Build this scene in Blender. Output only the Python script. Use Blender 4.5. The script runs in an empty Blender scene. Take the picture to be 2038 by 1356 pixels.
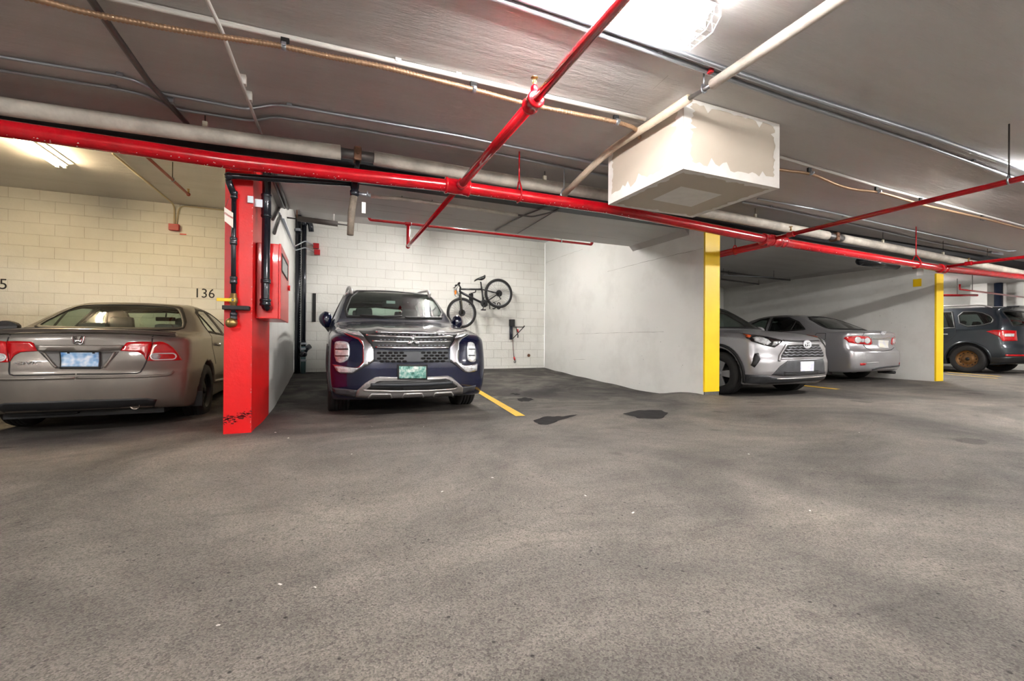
import bpy, bmesh, math, random
import numpy as np
from mathutils import Vector, Matrix
from mathutils.geometry import delaunay_2d_cdt

# ------------------------------------------------------------------ scene, camera, light, exposure
SC = bpy.context.scene
COL = SC.collection
rnd = random.Random(7)
W, H = 2038, 1356
FPX, YAW, PITCH, ROLL, EYE = 880.6, math.radians(22.88), math.radians(.184), math.radians(.365), .80

def _axes():
    cy, sy = math.cos(YAW), math.sin(YAW); cp, sp = math.cos(PITCH), math.sin(PITCH)
    fw = Vector((sy*cp, cy*cp, sp)); r = Vector((cy, -sy, 0)); u = r.cross(fw)
    cr, sr = math.cos(ROLL), math.sin(ROLL)
    return r*cr + u*sr, u*cr - r*sr, fw
CR, CU, CF = _axes()
CAMPOS = Vector((0, 0, EYE))
cd = bpy.data.cameras.new('camera'); cam = bpy.data.objects.new('camera', cd); COL.objects.link(cam)
cd.sensor_width = 36.0; cd.sensor_fit = 'HORIZONTAL'; cd.lens = FPX*36.0/W; cd.clip_start = .02; cd.clip_end = 200
mm = Matrix((CR, CU, -CF)).transposed().to_4x4(); mm.translation = CAMPOS; cam.matrix_world = mm
SC.camera = cam

world = bpy.data.worlds.new('world'); SC.world = world; world.use_nodes = True
world.node_tree.nodes['Background'].inputs[0].default_value = (1.0, .98, .96, 1)
world.node_tree.nodes['Background'].inputs[1].default_value = .25
SC.view_settings.view_transform = 'Standard'; SC.view_settings.look = 'None'
SC.view_settings.gamma = 1.0; SC.view_settings.use_curve_mapping = False
SC.view_settings.exposure = 4.0
TUBE = 30.0          # strength of the white fluorescent tubes
TUBE_WARM = 16.5

# ------------------------------------------------------------------ pixel helpers (a pixel gives a direction, a known plane the distance)
def ray(u, v):
    return (CF + CR*((u-W/2)/FPX) - CU*((v-H/2)/FPX)).normalized()
def aty(u, v, Y): r = ray(u, v); return CAMPOS + r*(Y/r.y)
def atx(u, v, X): r = ray(u, v); return CAMPOS + r*(X/r.x)
def atz(u, v, Z): r = ray(u, v); return CAMPOS + r*((Z-EYE)/r.z)

# ------------------------------------------------------------------ materials
def lin(c):
    return tuple((x/12.92 if x <= .04045 else ((x+.055)/1.055)**2.4) for x in [k/255.0 for k in c])
MATS = {}
def mat(name, rgb, rough=.5, metal=0.0, coat=0.0, noise=0.0, nscale=6.0, bump=0.0, bscale=60.0, spec=.5, emit=0.0, trans=0.0, rgb2=None, detail=4.0, stretch=None, coatr=.05):
    if name in MATS: return MATS[name]
    m = bpy.data.materials.new(name); m.use_nodes = True; nt = m.node_tree; N = nt.nodes; L = nt.links
    b = N['Principled BSDF']; c = lin(rgb) + (1,)
    b.inputs['Base Color'].default_value = c; b.inputs['Roughness'].default_value = rough
    b.inputs['Metallic'].default_value = metal; b.inputs['Coat Weight'].default_value = coat
    b.inputs['Coat Roughness'].default_value = coatr
    b.inputs['Specular IOR Level'].default_value = spec
    if emit:
        b.inputs['Emission Color'].default_value = c; b.inputs['Emission Strength'].default_value = emit
    if noise or bump:
        tc = N.new('ShaderNodeTexCoord'); src = tc.outputs['Object']
        if stretch:
            mp = N.new('ShaderNodeMapping'); mp.inputs['Scale'].default_value = stretch; L.new(src, mp.inputs['Vector']); src = mp.outputs[0]
    if noise:
        t = N.new('ShaderNodeTexNoise'); t.inputs['Scale'].default_value = nscale; t.inputs['Detail'].default_value = detail
        t.inputs['Roughness'].default_value = .65; L.new(src, t.inputs['Vector'])
        r = N.new('ShaderNodeValToRGB'); r.color_ramp.elements[0].position = .3; r.color_ramp.elements[1].position = .7
        c2 = lin(rgb2) + (1,) if rgb2 else tuple(x*(1-noise) for x in c[:3]) + (1,)
        c1 = c if rgb2 else tuple(min(1, x*(1+noise*.6)) for x in c[:3]) + (1,)
        r.color_ramp.elements[0].color = c2; r.color_ramp.elements[1].color = c1
        L.new(t.outputs['Fac'], r.inputs['Fac']); L.new(r.outputs['Color'], b.inputs['Base Color'])
    if bump:
        t2 = N.new('ShaderNodeTexNoise'); t2.inputs['Scale'].default_value = bscale; t2.inputs['Detail'].default_value = 5
        L.new(src, t2.inputs['Vector'])
        bp = N.new('ShaderNodeBump'); bp.inputs['Strength'].default_value = bump; bp.inputs['Distance'].default_value = .01
        L.new(t2.outputs['Fac'], bp.inputs['Height']); L.new(bp.outputs['Normal'], b.inputs['Normal'])
    MATS[name] = m; return m

def glass_mat(name, tint, reflect=.08):
    if name in MATS: return MATS[name]
    m = bpy.data.materials.new(name); m.use_nodes = True; nt = m.node_tree; N = nt.nodes; L = nt.links
    N.remove(N['Principled BSDF']); out = N['Material Output']
    tr = N.new('ShaderNodeBsdfTransparent'); tr.inputs[0].default_value = lin(tint) + (1,)
    gl = N.new('ShaderNodeBsdfGlossy'); gl.inputs['Roughness'].default_value = .03; gl.inputs['Color'].default_value = (1, 1, 1, 1)
    lw = N.new('ShaderNodeLayerWeight'); lw.inputs[0].default_value = .5
    pw = N.new('ShaderNodeMath'); pw.operation = 'POWER'; L.new(lw.outputs['Facing'], pw.inputs[0]); pw.inputs[1].default_value = 5.0
    fr = N.new('ShaderNodeMath'); fr.operation = 'MULTIPLY_ADD'; L.new(pw.outputs[0], fr.inputs[0]); fr.inputs[1].default_value = .9; fr.inputs[2].default_value = .07
    mx = N.new('ShaderNodeMixShader'); L.new(fr.outputs[0], mx.inputs[0]); L.new(tr.outputs[0], mx.inputs[1]); L.new(gl.outputs[0], mx.inputs[2])
    L.new(mx.outputs[0], out.inputs['Surface']); MATS[name] = m; return m

def emit_mat(name, rgb, s):
    if name in MATS: return MATS[name]
    m = bpy.data.materials.new(name); m.use_nodes = True; nt = m.node_tree; N = nt.nodes
    N.remove(N['Principled BSDF']); e = N.new('ShaderNodeEmission'); e.inputs[0].default_value = lin(rgb) + (1,); e.inputs[1].default_value = s
    nt.links.new(e.outputs[0], N['Material Output'].inputs['Surface']); MATS[name] = m; return m

# ------------------------------------------------------------------ mesh helpers
def tag(o, label=None, cat=None, group=None, kind=None):
    if label: o['label'] = label
    if cat: o['category'] = cat
    if group: o['group'] = group
    if kind: o['kind'] = kind
    return o
def thing(name, label, cat, loc=(0, 0, 0), rotz=0, group=None):
    o = bpy.data.objects.new(name, None); COL.objects.link(o); o.empty_display_size = .1
    o.location = loc; o.rotation_euler = (0, 0, rotz)
    return tag(o, label, cat, group)
def link(name, me, m=None, parent=None, world_parent=True):
    """link a mesh given in world coordinates; when parented to an Empty keep its place."""
    o = bpy.data.objects.new(name, me); COL.objects.link(o)
    if m is not None and not me.materials: me.materials.append(m)
    if parent is not None:
        o.parent = parent
        if world_parent: o.matrix_parent_inverse = pmat(parent).inverted()
    return o
def pmat(o):
    M = o.matrix_basis.copy()
    return pmat(o.parent) @ o.matrix_parent_inverse @ M if o.parent else M
def mesh(name, vs, fs, smooth=False):
    me = bpy.data.meshes.new(name); me.from_pydata([tuple(v) for v in vs], [], fs); me.update()
    if smooth: me.polygons.foreach_set('use_smooth', [True]*len(me.polygons))
    return me
def from_bm(name, bm, smooth=False):
    me = bpy.data.meshes.new(name); bm.normal_update(); bm.to_mesh(me); bm.free()
    if smooth: me.polygons.foreach_set('use_smooth', [True]*len(me.polygons))
    return me
class MB:
    """collects simple solids into one mesh"""
    def __init__(s): s.v = []; s.f = []; s.sm = []
    def add(s, vs, fs, smooth=False):
        n = len(s.v); s.v += [tuple(v) for v in vs]; s.f += [tuple(i+n for i in f) for f in fs]; s.sm += [smooth]*len(fs)
    def box(s, a, b, M=None, bev=0.0):
        x0, y0, z0 = a; x1, y1, z1 = b
        if bev > 0:
            bm = bmesh.new(); bmesh.ops.create_cube(bm, size=1)
            for v in bm.verts: v.co = Vector(((x0+x1)/2+v.co.x*(x1-x0), (y0+y1)/2+v.co.y*(y1-y0), (z0+z1)/2+v.co.z*(z1-z0)))
            bmesh.ops.bevel(bm, geom=bm.edges[:], offset=bev, segments=2, affect='EDGES', profile=.6)
            vs = [v.co.copy() for v in bm.verts]; bm.verts.index_update(); fs = [[v.index for v in f.verts] for f in bm.faces]; bm.free()
        else:
            vs = [Vector(p) for p in ((x0,y0,z0),(x1,y0,z0),(x1,y1,z0),(x0,y1,z0),(x0,y0,z1),(x1,y0,z1),(x1,y1,z1),(x0,y1,z1))]
            fs = [(0,3,2,1),(4,5,6,7),(0,1,5,4),(1,2,6,5),(2,3,7,6),(3,0,4,7)]
        if M is not None: vs = [M @ v for v in vs]
        s.add(vs, fs); return s
    def tube(s, pts, r, n=10, caps=True, smooth=True):
        vs, fs = tube_geo(pts, r, n, caps); s.add(vs, fs, smooth); return s
    def lathe(s, prof, origin, axis, n=20, smooth=True, arc=2*math.pi, caps=True):
        """prof: list of (radius, along axis)"""
        a = Vector(axis).normalized(); t = Vector((0, 0, 1)) if abs(a.z) < .9 else Vector((1, 0, 0))
        e1 = a.cross(t).normalized(); e2 = a.cross(e1); o = Vector(origin); vs = []; fs = []
        for (r, h) in prof:
            for k in range(n):
                an = arc*k/n; vs.append(o + a*h + (e1*math.cos(an)+e2*math.sin(an))*r)
        m = len(prof)
        for i in range(m-1):
            for k in range(n):
                k2 = (k+1) % n; fs.append((i*n+k, i*n+k2, (i+1)*n+k2, (i+1)*n+k))
        if caps and prof[0][0] > 1e-6: fs.append(tuple(range(n-1, -1, -1)))
        if caps and prof[-1][0] > 1e-6: fs.append(tuple((m-1)*n+k for k in range(n)))
        s.add(vs, fs, smooth); return s
    def ball(s, c, r, n=12, sc=(1, 1, 1)):
        pr = [(max(1e-5, math.sin(math.pi*i/n)), -math.cos(math.pi*i/n)) for i in range(n+1)]
        vs = []; fs = []; m = n
        for (q, h) in pr:
            for k in range(m):
                an = 2*math.pi*k/m; vs.append((c[0]+r*sc[0]*q*math.cos(an), c[1]+r*sc[1]*q*math.sin(an), c[2]+r*sc[2]*h))
        for i in range(n):
            for k in range(m):
                k2 = (k+1) % m; fs.append((i*m+k, i*m+k2, (i+1)*m+k2, (i+1)*m+k))
        s.add(vs, fs, True); return s
    def build(s, name, m, parent=None, world_parent=True):
        me = mesh(name, s.v, s.f); me.polygons.foreach_set('use_smooth', s.sm)
        return link(name, me, m, parent, world_parent)
def tube_geo(pts, r, n=10, caps=True):
    P = [Vector(p) for p in pts]; m = len(P); R = r if hasattr(r, '__len__') else [r]*m
    T = []
    for i in range(m):
        a = P[max(0, i-1)]; b = P[min(m-1, i+1)]; T.append((b-a).normalized())
    t0 = T[0]; up = Vector((0, 0, 1)) if abs(t0.z) < .9 else Vector((1, 0, 0)); e = t0.cross(up).normalized(); vs = []; fs = []
    for i in range(m):
        if i:
            q = T[i-1].rotation_difference(T[i]); e = q @ e; e = (e - T[i]*e.dot(T[i])).normalized()
        f = T[i].cross(e)
        for k in range(n):
            an = 2*math.pi*k/n; vs.append(P[i] + (e*math.cos(an)+f*math.sin(an))*R[i])
    for i in range(m-1):
        for k in range(n):
            k2 = (k+1) % n; fs.append((i*n+k, i*n+k2, (i+1)*n+k2, (i+1)*n+k))
    if caps: fs.append(tuple(range(n-1, -1, -1))); fs.append(tuple((m-1)*n+k for k in range(n)))
    return vs, fs
def bend(pts, rad=.08, seg=6):
    """round the corners of a polyline"""
    P = [Vector(p) for p in pts]; out = [P[0]]
    for i in range(1, len(P)-1):
        a, b, c = P[i-1], P[i], P[i+1]; d1 = (a-b); d2 = (c-b); q = min(rad, d1.length*.49, d2.length*.49)
        s = b + d1.normalized()*q; e = b + d2.normalized()*q
        for k in range(seg+1):
            t = k/seg; out.append(s*(1-t)**2 + b*2*t*(1-t) + e*t*t)
    out.append(P[-1]); return out
def sub(pts, step=.1):
    P = [Vector(p) for p in pts]; out = [P[0]]
    for a, b in zip(P, P[1:]):
        k = max(1, int((b-a).length/step))
        for i in range(1, k+1): out.append(a.lerp(b, i/k))
    return out
def quad(name, pts, m, parent=None, thick=.004):
    """thin slab on four or more coplanar corners"""
    P = [Vector(p) for p in pts]; n = (P[1]-P[0]).cross(P[-1]-P[0]).normalized()*thick; k = len(P)
    vs = P + [p+n for p in P]; fs = [tuple(range(k-1, -1, -1)), tuple(range(k, 2*k))] + [(i, (i+1) % k, k+(i+1) % k, k+i) for i in range(k)]
    return link(name, mesh(name, vs, fs), m, parent)
def text_mesh(s, size, depth, font=None):
    c = bpy.data.curves.new('text', 'FONT'); c.body = s; c.size = size; c.extrude = depth; c.align_x = 'CENTER'; c.align_y = 'CENTER'; c.resolution_u = 3
    o = bpy.data.objects.new('text', c); COL.objects.link(o); dg = bpy.context.evaluated_depsgraph_get()
    me = bpy.data.meshes.new_from_object(o.evaluated_get(dg)); bpy.data.objects.remove(o); bpy.data.curves.remove(c); return me
# ------------------------------------------------------------------ the setting
Y_BACK, Y_COL, Y_LCOL = 10.23, 4.97, 4.52
X_L, X_R = -.60, 5.23                      # faces of the middle bay
X_LL = aty(444, 866, Y_LCOL).x
X_R1 = aty(1431, 787, Y_COL).x
X_S0 = aty(1863.5, 757, Y_COL).x; X_S1 = aty(1877, 757, Y_COL).x
Z_C, Z_LOW, Z_HI = 2.80, 2.575, 3.38
Y_BEAM0, Y_BEAM1, Y_SLAB = 5.0, 5.3, 6.67

def sst(a, b, x):
    t = min(1, max(0, (x-a)/(b-a))); return t*t*(3-2*t)
_fy = [(-9, .0), (3.6, 0), (4.6, -.02), (5.4, -.055), (6.4, -.062), (7.4, -.012), (8.5, .035), (9.5, .09), (10.3, .14), (14, .14)]
def floor_z(x, y):
    for (a, za), (b, zb) in zip(_fy, _fy[1:]):
        if a <= y <= b: z = za + (zb-za)*sst(a, b, y)*1.0; break
    else: z = 0
    k = sst(6.8, 10.2, x); z = z*(1-k) + (.03*sst(2, 5, y) + .04*sst(6, 9, y) + .07*sst(10.6, 14, x)*sst(2, 5, y))*k
    z -= .07*sst(.9, 2.2, -x)*sst(2.6, 5.2, y)
    if 4.0 < x < 6.2 and 4.4 < y < 6.2:      # low hump of asphalt at the foot of the yellow column
        d = math.hypot((x-5.25)/.75, (y-5.25)/.75); z += .085*max(0, 1-d*d)**2 if d < 1 else 0
    return z

def floor_mat():
    m = bpy.data.materials.new('asphalt'); m.use_nodes = True; nt = m.node_tree; N = nt.nodes; L = nt.links; b = N['Principled BSDF']
    geo = N.new('ShaderNodeNewGeometry'); pos = geo.outputs['Position']
    def noise(sc, det, rough=.6, dist=0.0, vec=pos):
        t = N.new('ShaderNodeTexNoise'); t.inputs['Scale'].default_value = sc; t.inputs['Detail'].default_value = det; t.inputs['Roughness'].default_value = rough
        t.inputs['Distortion'].default_value = dist; L.new(vec, t.inputs['Vector']); return t.outputs['Fac']
    def ramp(f, *st):
        r = N.new('ShaderNodeValToRGB'); e = r.color_ramp.elements
        while len(e) < len(st): e.new(.5)
        for i, (p, c) in enumerate(st): e[i].position = p; e[i].color = (c, c, c, 1) if not hasattr(c, '__len__') else tuple(c)+(1,)
        L.new(f, r.inputs['Fac']); return r.outputs['Color']
    def mix(a, bb, f, mode='MIX'):
        x = N.new('ShaderNodeMix'); x.data_type = 'RGBA'; x.blend_type = mode
        if isinstance(f, float): x.inputs[0].default_value = f
        else: L.new(f, x.inputs[0])
        L.new(a, x.inputs[6]) if not isinstance(a, tuple) else setattr(x.inputs[6], 'default_value', a)
        L.new(bb, x.inputs[7]) if not isinstance(bb, tuple) else setattr(x.inputs[7], 'default_value', bb)
        return x.outputs[2]
    base = ramp(noise(.55, 7, .66, .8), (.32, lin((80, 77, 74))), (.5, lin((112, 107, 101))), (.68, lin((138, 131, 122))))
    # swirling tyre dust
    mp = N.new('ShaderNodeMapping'); mp.inputs['Rotation'].default_value = (0, 0, .5); mp.inputs['Scale'].default_value = (.8, 1.5, 1); L.new(pos, mp.inputs[0])
    sw = ramp(noise(1.4, 5, .6, 1.6, mp.outputs[0]), (.36, .84), (.55, 1.0), (.72, 1.08))
    col = mix(base, sw, 1.0, 'MULTIPLY')
    # dark rubbered tracks, thin curved
    tr = ramp(noise(.42, 3, .5, 2.4, mp.outputs[0]), (.49, 1.0), (.5, .80), (.51, 1.0))
    col = mix(col, tr, .8, 'MULTIPLY')
    # aggregate
    v = N.new('ShaderNodeTexVoronoi'); v.inputs['Scale'].default_value = 185; L.new(pos, v.inputs['Vector'])
    ag = ramp(v.outputs['Color'], (.1, .5), (.5, 1.0), (.9, 1.35)); col = mix(col, ag, .9, 'MULTIPLY')
    ag2 = ramp(noise(240, 3, .7), (.33, .45), (.47, 1.0), (.62, 1.08)); col = mix(col, ag2, .8, 'MULTIPLY')
    # pits where stones have come out
    v2 = N.new('ShaderNodeTexVoronoi'); v2.inputs['Scale'].default_value = 22; L.new(pos, v2.inputs['Vector'])
    pit = ramp(v2.outputs['Distance'], (.09, .12), (.15, 1.0)); pm = ramp(noise(3.2, 3), (.44, 0), (.56, 1))
    col = mix(col, mix((1, 1, 1, 1), pit, pm), .9, 'MULTIPLY')
    # stalls: oil and rubber wear plus the bays' shade painted into the colour (soft ragged edge)
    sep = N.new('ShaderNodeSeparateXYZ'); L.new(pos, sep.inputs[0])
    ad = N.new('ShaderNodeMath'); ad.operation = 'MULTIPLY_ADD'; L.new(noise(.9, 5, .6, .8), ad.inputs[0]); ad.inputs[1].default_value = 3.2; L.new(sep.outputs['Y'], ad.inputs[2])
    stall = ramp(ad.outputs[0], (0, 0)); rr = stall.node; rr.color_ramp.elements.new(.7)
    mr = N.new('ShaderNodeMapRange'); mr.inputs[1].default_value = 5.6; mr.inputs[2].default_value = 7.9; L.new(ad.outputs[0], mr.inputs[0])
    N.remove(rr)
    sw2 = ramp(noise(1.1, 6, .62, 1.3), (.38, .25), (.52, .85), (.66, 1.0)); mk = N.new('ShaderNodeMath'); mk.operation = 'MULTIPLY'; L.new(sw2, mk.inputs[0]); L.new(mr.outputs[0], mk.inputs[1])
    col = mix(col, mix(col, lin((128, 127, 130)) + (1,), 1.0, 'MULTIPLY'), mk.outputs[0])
    # oil spots
    sp = ramp(noise(1.7, 2, .4), (.70, 1.0), (.73, .45)); col = mix(col, sp, .8, 'MULTIPLY')
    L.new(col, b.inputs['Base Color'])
    rg = ramp(noise(1.2, 4), (.3, .62), (.7, .8)); L.new(rg, b.inputs['Roughness']); b.inputs['Specular IOR Level'].default_value = .35
    bp = N.new('ShaderNodeBump'); bp.inputs['Strength'].default_value = .55; bp.inputs['Distance'].default_value = .006
    hs = N.new('ShaderNodeMath'); hs.operation = 'ADD'; L.new(noise(170, 4, .7), hs.inputs[0]); L.new(v.outputs['Distance'], hs.inputs[1])
    L.new(hs.outputs[0], bp.inputs['Height']); L.new(bp.outputs['Normal'], b.inputs['Normal'])
    MATS['asphalt'] = m; return m

def paint_mat(name, rgb, rough, dirt=.25, grain=(1, 1, 1), bump=.25, bscale=9, dscale=1.3, dirtrgb=(120, 112, 100), speck=True):
    """brushed masonry paint: soft dirt, dark nicks, trowel relief"""
    m = bpy.data.materials.new(name); m.use_nodes = True; nt = m.node_tree; N = nt.nodes; L = nt.links; b = N['Principled BSDF']
    geo = N.new('ShaderNodeNewGeometry'); mp = N.new('ShaderNodeMapping'); mp.inputs['Scale'].default_value = grain; L.new(geo.outputs['Position'], mp.inputs[0]); pos = mp.outputs[0]
    def noise(sc, det, rough=.6, vec=pos):
        t = N.new('ShaderNodeTexNoise'); t.inputs['Scale'].default_value = sc; t.inputs['Detail'].default_value = det; t.inputs['Roughness'].default_value = rough
        L.new(vec, t.inputs['Vector']); return t.outputs['Fac']
    def rmp(f, p0, p1):
        r = N.new('ShaderNodeMapRange'); r.inputs[1].default_value = p0; r.inputs[2].default_value = p1; L.new(f, r.inputs[0]); return r.outputs[0]
    def mix(a, bb, f):
        x = N.new('ShaderNodeMix'); x.data_type = 'RGBA'; L.new(f, x.inputs[0])
        L.new(a, x.inputs[6]) if not isinstance(a, tuple) else setattr(x.inputs[6], 'default_value', a)
        x.inputs[7].default_value = bb; return x.outputs[2]
    def scale(f, k):
        q = N.new('ShaderNodeMath'); q.operation = 'MULTIPLY'; L.new(f, q.inputs[0]); q.inputs[1].default_value = k; return q.outputs[0]
    c = lin(rgb)+(1,)
    col = mix(c, lin(dirtrgb)+(1,), scale(rmp(noise(dscale, 6, .65), .48, .8), dirt))
    if speck:
        v = N.new('ShaderNodeTexVoronoi'); v.inputs['Scale'].default_value = 9; L.new(geo.outputs['Position'], v.inputs['Vector'])
        nick = rmp(v.outputs['Distance'], .075, .03); where = rmp(noise(1.1, 3, .6, geo.outputs['Position']), .52, .62)
        k = N.new('ShaderNodeMath'); k.operation = 'MULTIPLY'; L.new(nick, k.inputs[0]); L.new(where, k.inputs[1])
        col = mix(col, (.05, .045, .04, 1), scale(k.outputs[0], .8))
    L.new(col, b.inputs['Base Color']); b.inputs['Roughness'].default_value = rough
    bp = N.new('ShaderNodeBump'); bp.inputs['Strength'].default_value = bump; bp.inputs['Distance'].default_value = .012
    s = N.new('ShaderNodeMath'); s.operation = 'ADD'; L.new(noise(bscale, 5, .6), s.inputs[0]); L.new(scale(noise(55, 3, .5), .25), s.inputs[1])
    L.new(s.outputs[0], bp.inputs['Height']); L.new(bp.outputs['Normal'], b.inputs['Normal'])
    MATS[name] = m; return m

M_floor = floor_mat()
M_wall = paint_mat('white_wall_paint', (226, 226, 222), .5, dirt=.22, bump=.2)
M_block = paint_mat('white_block_paint', (228, 228, 222), .5, dirt=.16, bump=.35, bscale=22, dirtrgb=(150, 145, 130), speck=False)
M_ceil = paint_mat('ceiling_paint', (190, 188, 187), .42, dirt=.26, grain=(.35, 2.2, 1), bump=.6, bscale=7, dscale=.9, dirtrgb=(112, 102, 92), speck=False)
M_soffit = paint_mat('soffit_paint', (182, 180, 177), .55, dirt=.3, grain=(.35, 2.2, 1), bump=.25, bscale=6, dirtrgb=(110, 104, 98), speck=False)
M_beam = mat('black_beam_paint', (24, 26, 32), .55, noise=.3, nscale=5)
M_redwall = paint_mat('red_wall_paint', (220, 2, 10), .38, dirt=.25, bump=.25, dirtrgb=(150, 8, 12))
M_yellow = paint_mat('yellow_wall_paint', (246, 205, 12), .42, dirt=.12, bump=.25, dirtrgb=(190, 150, 20))

def struct(name, m, *boxes, parent=None):
    mb = MB()
    for a, b in boxes: mb.box(a, b)
    o = mb.build(name, m, parent)
    if parent is None: tag(o, kind='structure')
    return o

# floor as a gently falling slab
nx, ny = 136, 96
xs = np.linspace(-8, 19, nx); ys = np.linspace(-5, 11, ny)
vs = [(x, y, floor_z(x, y)) for y in ys for x in xs]; fs = [(j*nx+i, j*nx+i+1, (j+1)*nx+i+1, (j+1)*nx+i) for j in range(ny-1) for i in range(nx-1)]
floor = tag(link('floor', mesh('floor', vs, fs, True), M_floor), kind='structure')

struct('ceiling', M_ceil, ((-8, -5, Z_C), (19, Y_BEAM0, Z_C+.3)))
struct('ceiling_rear', M_ceil, ((-8, Y_BEAM1, Z_HI), (X_R1, Y_BACK+.2, Z_HI+.2)), ((X_LL-7.3, Y_BEAM1-.02, Z_C-.1), (X_L, Y_BEAM1, Z_HI+.1)))
struct('ceiling_slab', M_soffit, ((X_L, Y_BEAM1, Z_LOW), (X_R, Y_SLAB, Z_HI)))
struct('ceiling_bay', M_soffit, ((X_R1, Y_BEAM1, Z_LOW), (19, Y_BACK+.2, Z_LOW+.3)))
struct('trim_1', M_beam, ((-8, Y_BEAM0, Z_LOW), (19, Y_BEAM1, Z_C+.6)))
struct('wall_left', M_wall, ((-8.2, -5, -.1), (-8, 11, Z_HI)))
struct('wall_right', M_wall, ((18.0, -5, -.1), (18.2, 11, Z_HI)))
struct('wall_front', M_wall, ((-8, -5.2, -.1), (19, -5, Z_C)))
# haunches under the slab edges
mb = MB(); k = .085
mb.add([(X_R, Y_BEAM1, Z_LOW), (X_R-k, Y_BEAM1, Z_LOW), (X_R, Y_BEAM1, Z_LOW-k), (X_R, Y_SLAB, Z_LOW), (X_R-k, Y_SLAB, Z_LOW), (X_R, Y_SLAB, Z_LOW-k)], [(0, 2, 1), (3, 4, 5), (1, 2, 5, 4), (0, 1, 4, 3), (0, 3, 5, 2)])
tag(mb.build('trim_2', M_soffit), kind='structure')
# haunch along the wall of the far double bay
mb = MB(); k = .16
mb.add([(X_S0, Y_BEAM1, Z_LOW), (X_S0-k, Y_BEAM1, Z_LOW), (X_S0, Y_BEAM1, Z_LOW-.06), (X_S0, Y_BACK, Z_LOW), (X_S0-k, Y_BACK, Z_LOW), (X_S0, Y_BACK, Z_LOW-.06)], [(0, 2, 1), (3, 4, 5), (1, 2, 5, 4), (0, 1, 4, 3), (0, 3, 5, 2)])
tag(mb.build('trim_3', M_soffit), kind='structure')

# partition walls, with painted ends as parts
wl = struct('wall_partition_left', M_wall, ((X_LL, Y_LCOL+1.32, -.2), (X_L, Y_BACK, Z_HI)))
col = MB()
col.box((X_LL, Y_LCOL, -.2), (X_L, Y_BEAM0-.001, aty(470, 326, Y_LCOL).z)); col.box((X_LL, Y_BEAM0, -.2), (X_L, Y_LCOL+1.32, Z_LOW-.001))
redcol = tag(col.build('column', M_redwall), 'red painted concrete column at the partition end with pipes on it', 'column')
wr = struct('wall_partition_right', M_wall, ((X_R, Y_COL+.028, -.2), (X_R1, Y_BACK, Z_LOW-.002)))
yc = MB(); yc.box((X_R-.004, Y_COL, .07), (X_R1+.004, Y_COL+.03, Z_LOW-.003)); tag(yc.build('yellow_end', M_yellow, wr), 'yellow painted wall end')
db = MB(); db.box((X_R-.002, Y_COL+.004, -.1), (X_R1+.002, Y_COL+.02, .07)); db.build('bare_foot', mat('bare_concrete', (92, 90, 88), .8, noise=.3, nscale=14), wr)
ZF = aty(1870, 545, Y_COL).z
ws = struct('wall_partition_far', M_wall, ((X_S0, Y_COL+.028, -.2), (X_S1, Y_BEAM1, ZF)), ((X_S0, Y_BEAM1, -.2), (X_S1, Y_BACK, Z_LOW-.002)))
yc = MB(); yc.box((X_S0-.004, Y_COL, .05), (X_S1+.004, Y_COL+.03, ZF)); tag(yc.build('yellow_end', M_yellow, ws), 'yellow painted wall end')
struct('wall_back_right', M_wall, ((X_R1, Y_BACK, -.2), (18.2, Y_BACK+.2, Z_HI)))

# block walls: each block its own piece, proud of the joints
def block_mesh(w, h, name):
    g = .0028; b = .0035; d = .011; x = w/2-g; z = h/2-g
    vs = [(-x, d, -z), (x, d, -z), (x, d, z), (-x, d, z), (-x, b, -z), (x, b, -z), (x, b, z), (-x, b, z), (-x+b, 0, -z+b), (x-b, 0, -z+b), (x-b, 0, z-b), (-x+b, 0, z-b)]
    fs = [(8, 9, 10, 11)] + [(4+i, 4+(i+1) % 4, 8+(i+1) % 4, 8+i) for i in range(4)] + [(i, (i+1) % 4, 4+(i+1) % 4, 4+i) for i in range(4)]
    me = mesh(name, vs, fs); me.materials.append(M_block); return me
a0 = aty(691, 560, Y_BACK).x; z0 = aty(691.3, 495.3, Y_BACK).z
BLK = {}
def block_wall(parent, x0, x1, zb, zt, y, seed):
    R = random.Random(seed); j0 = math.floor((zb-z0)/.2); j1 = math.ceil((zt-z0)/.2)
    for j in range(j0, j1):
        za = z0+j*.2; zc = za+.2; ph = 0 if j % 2 else .2
        zlo, zhi = max(za, zb), min(zc, zt)
        if zhi-zlo < .03: continue
        i0 = math.floor((x0-a0-ph)/.4); i1 = math.ceil((x1-a0-ph)/.4)
        for i in range(i0, i1):
            xa = max(a0+ph+i*.4, x0); xb = min(a0+ph+(i+1)*.4, x1)
            if xb-xa < .03: continue
            key = (round(xb-xa, 3), round(zhi-zlo, 3))
            if key not in BLK: BLK[key] = block_mesh(key[0], key[1], 'block')
            o = bpy.data.objects.new('block', BLK[key]); COL.objects.link(o); o.parent = parent
            o.location = ((xa+xb)/2, y + R.uniform(-.0012, .0022), (zlo+zhi)/2)
            o.rotation_euler = (R.uniform(-.004, .004), R.uniform(-.0015, .0015), R.uniform(-.003, .003))
M_joint = paint_mat('block_joint_paint', (198, 195, 188), .6, dirt=.4, bump=.2, speck=False)
wb = struct('wall_back', M_joint, ((X_L, Y_BACK+.0045, -.2), (X_R, Y_BACK+.2, Z_HI)))
block_wall(wb, X_L, X_R, .10, Z_HI, Y_BACK, 3)
wbl = struct('wall_back_left', M_joint, ((-8, Y_BACK+.0045, -.2), (X_LL, Y_BACK+.2, Z_HI)))
block_wall(wbl, -6.2, X_LL, .10, Z_HI, Y_BACK, 4)

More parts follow.
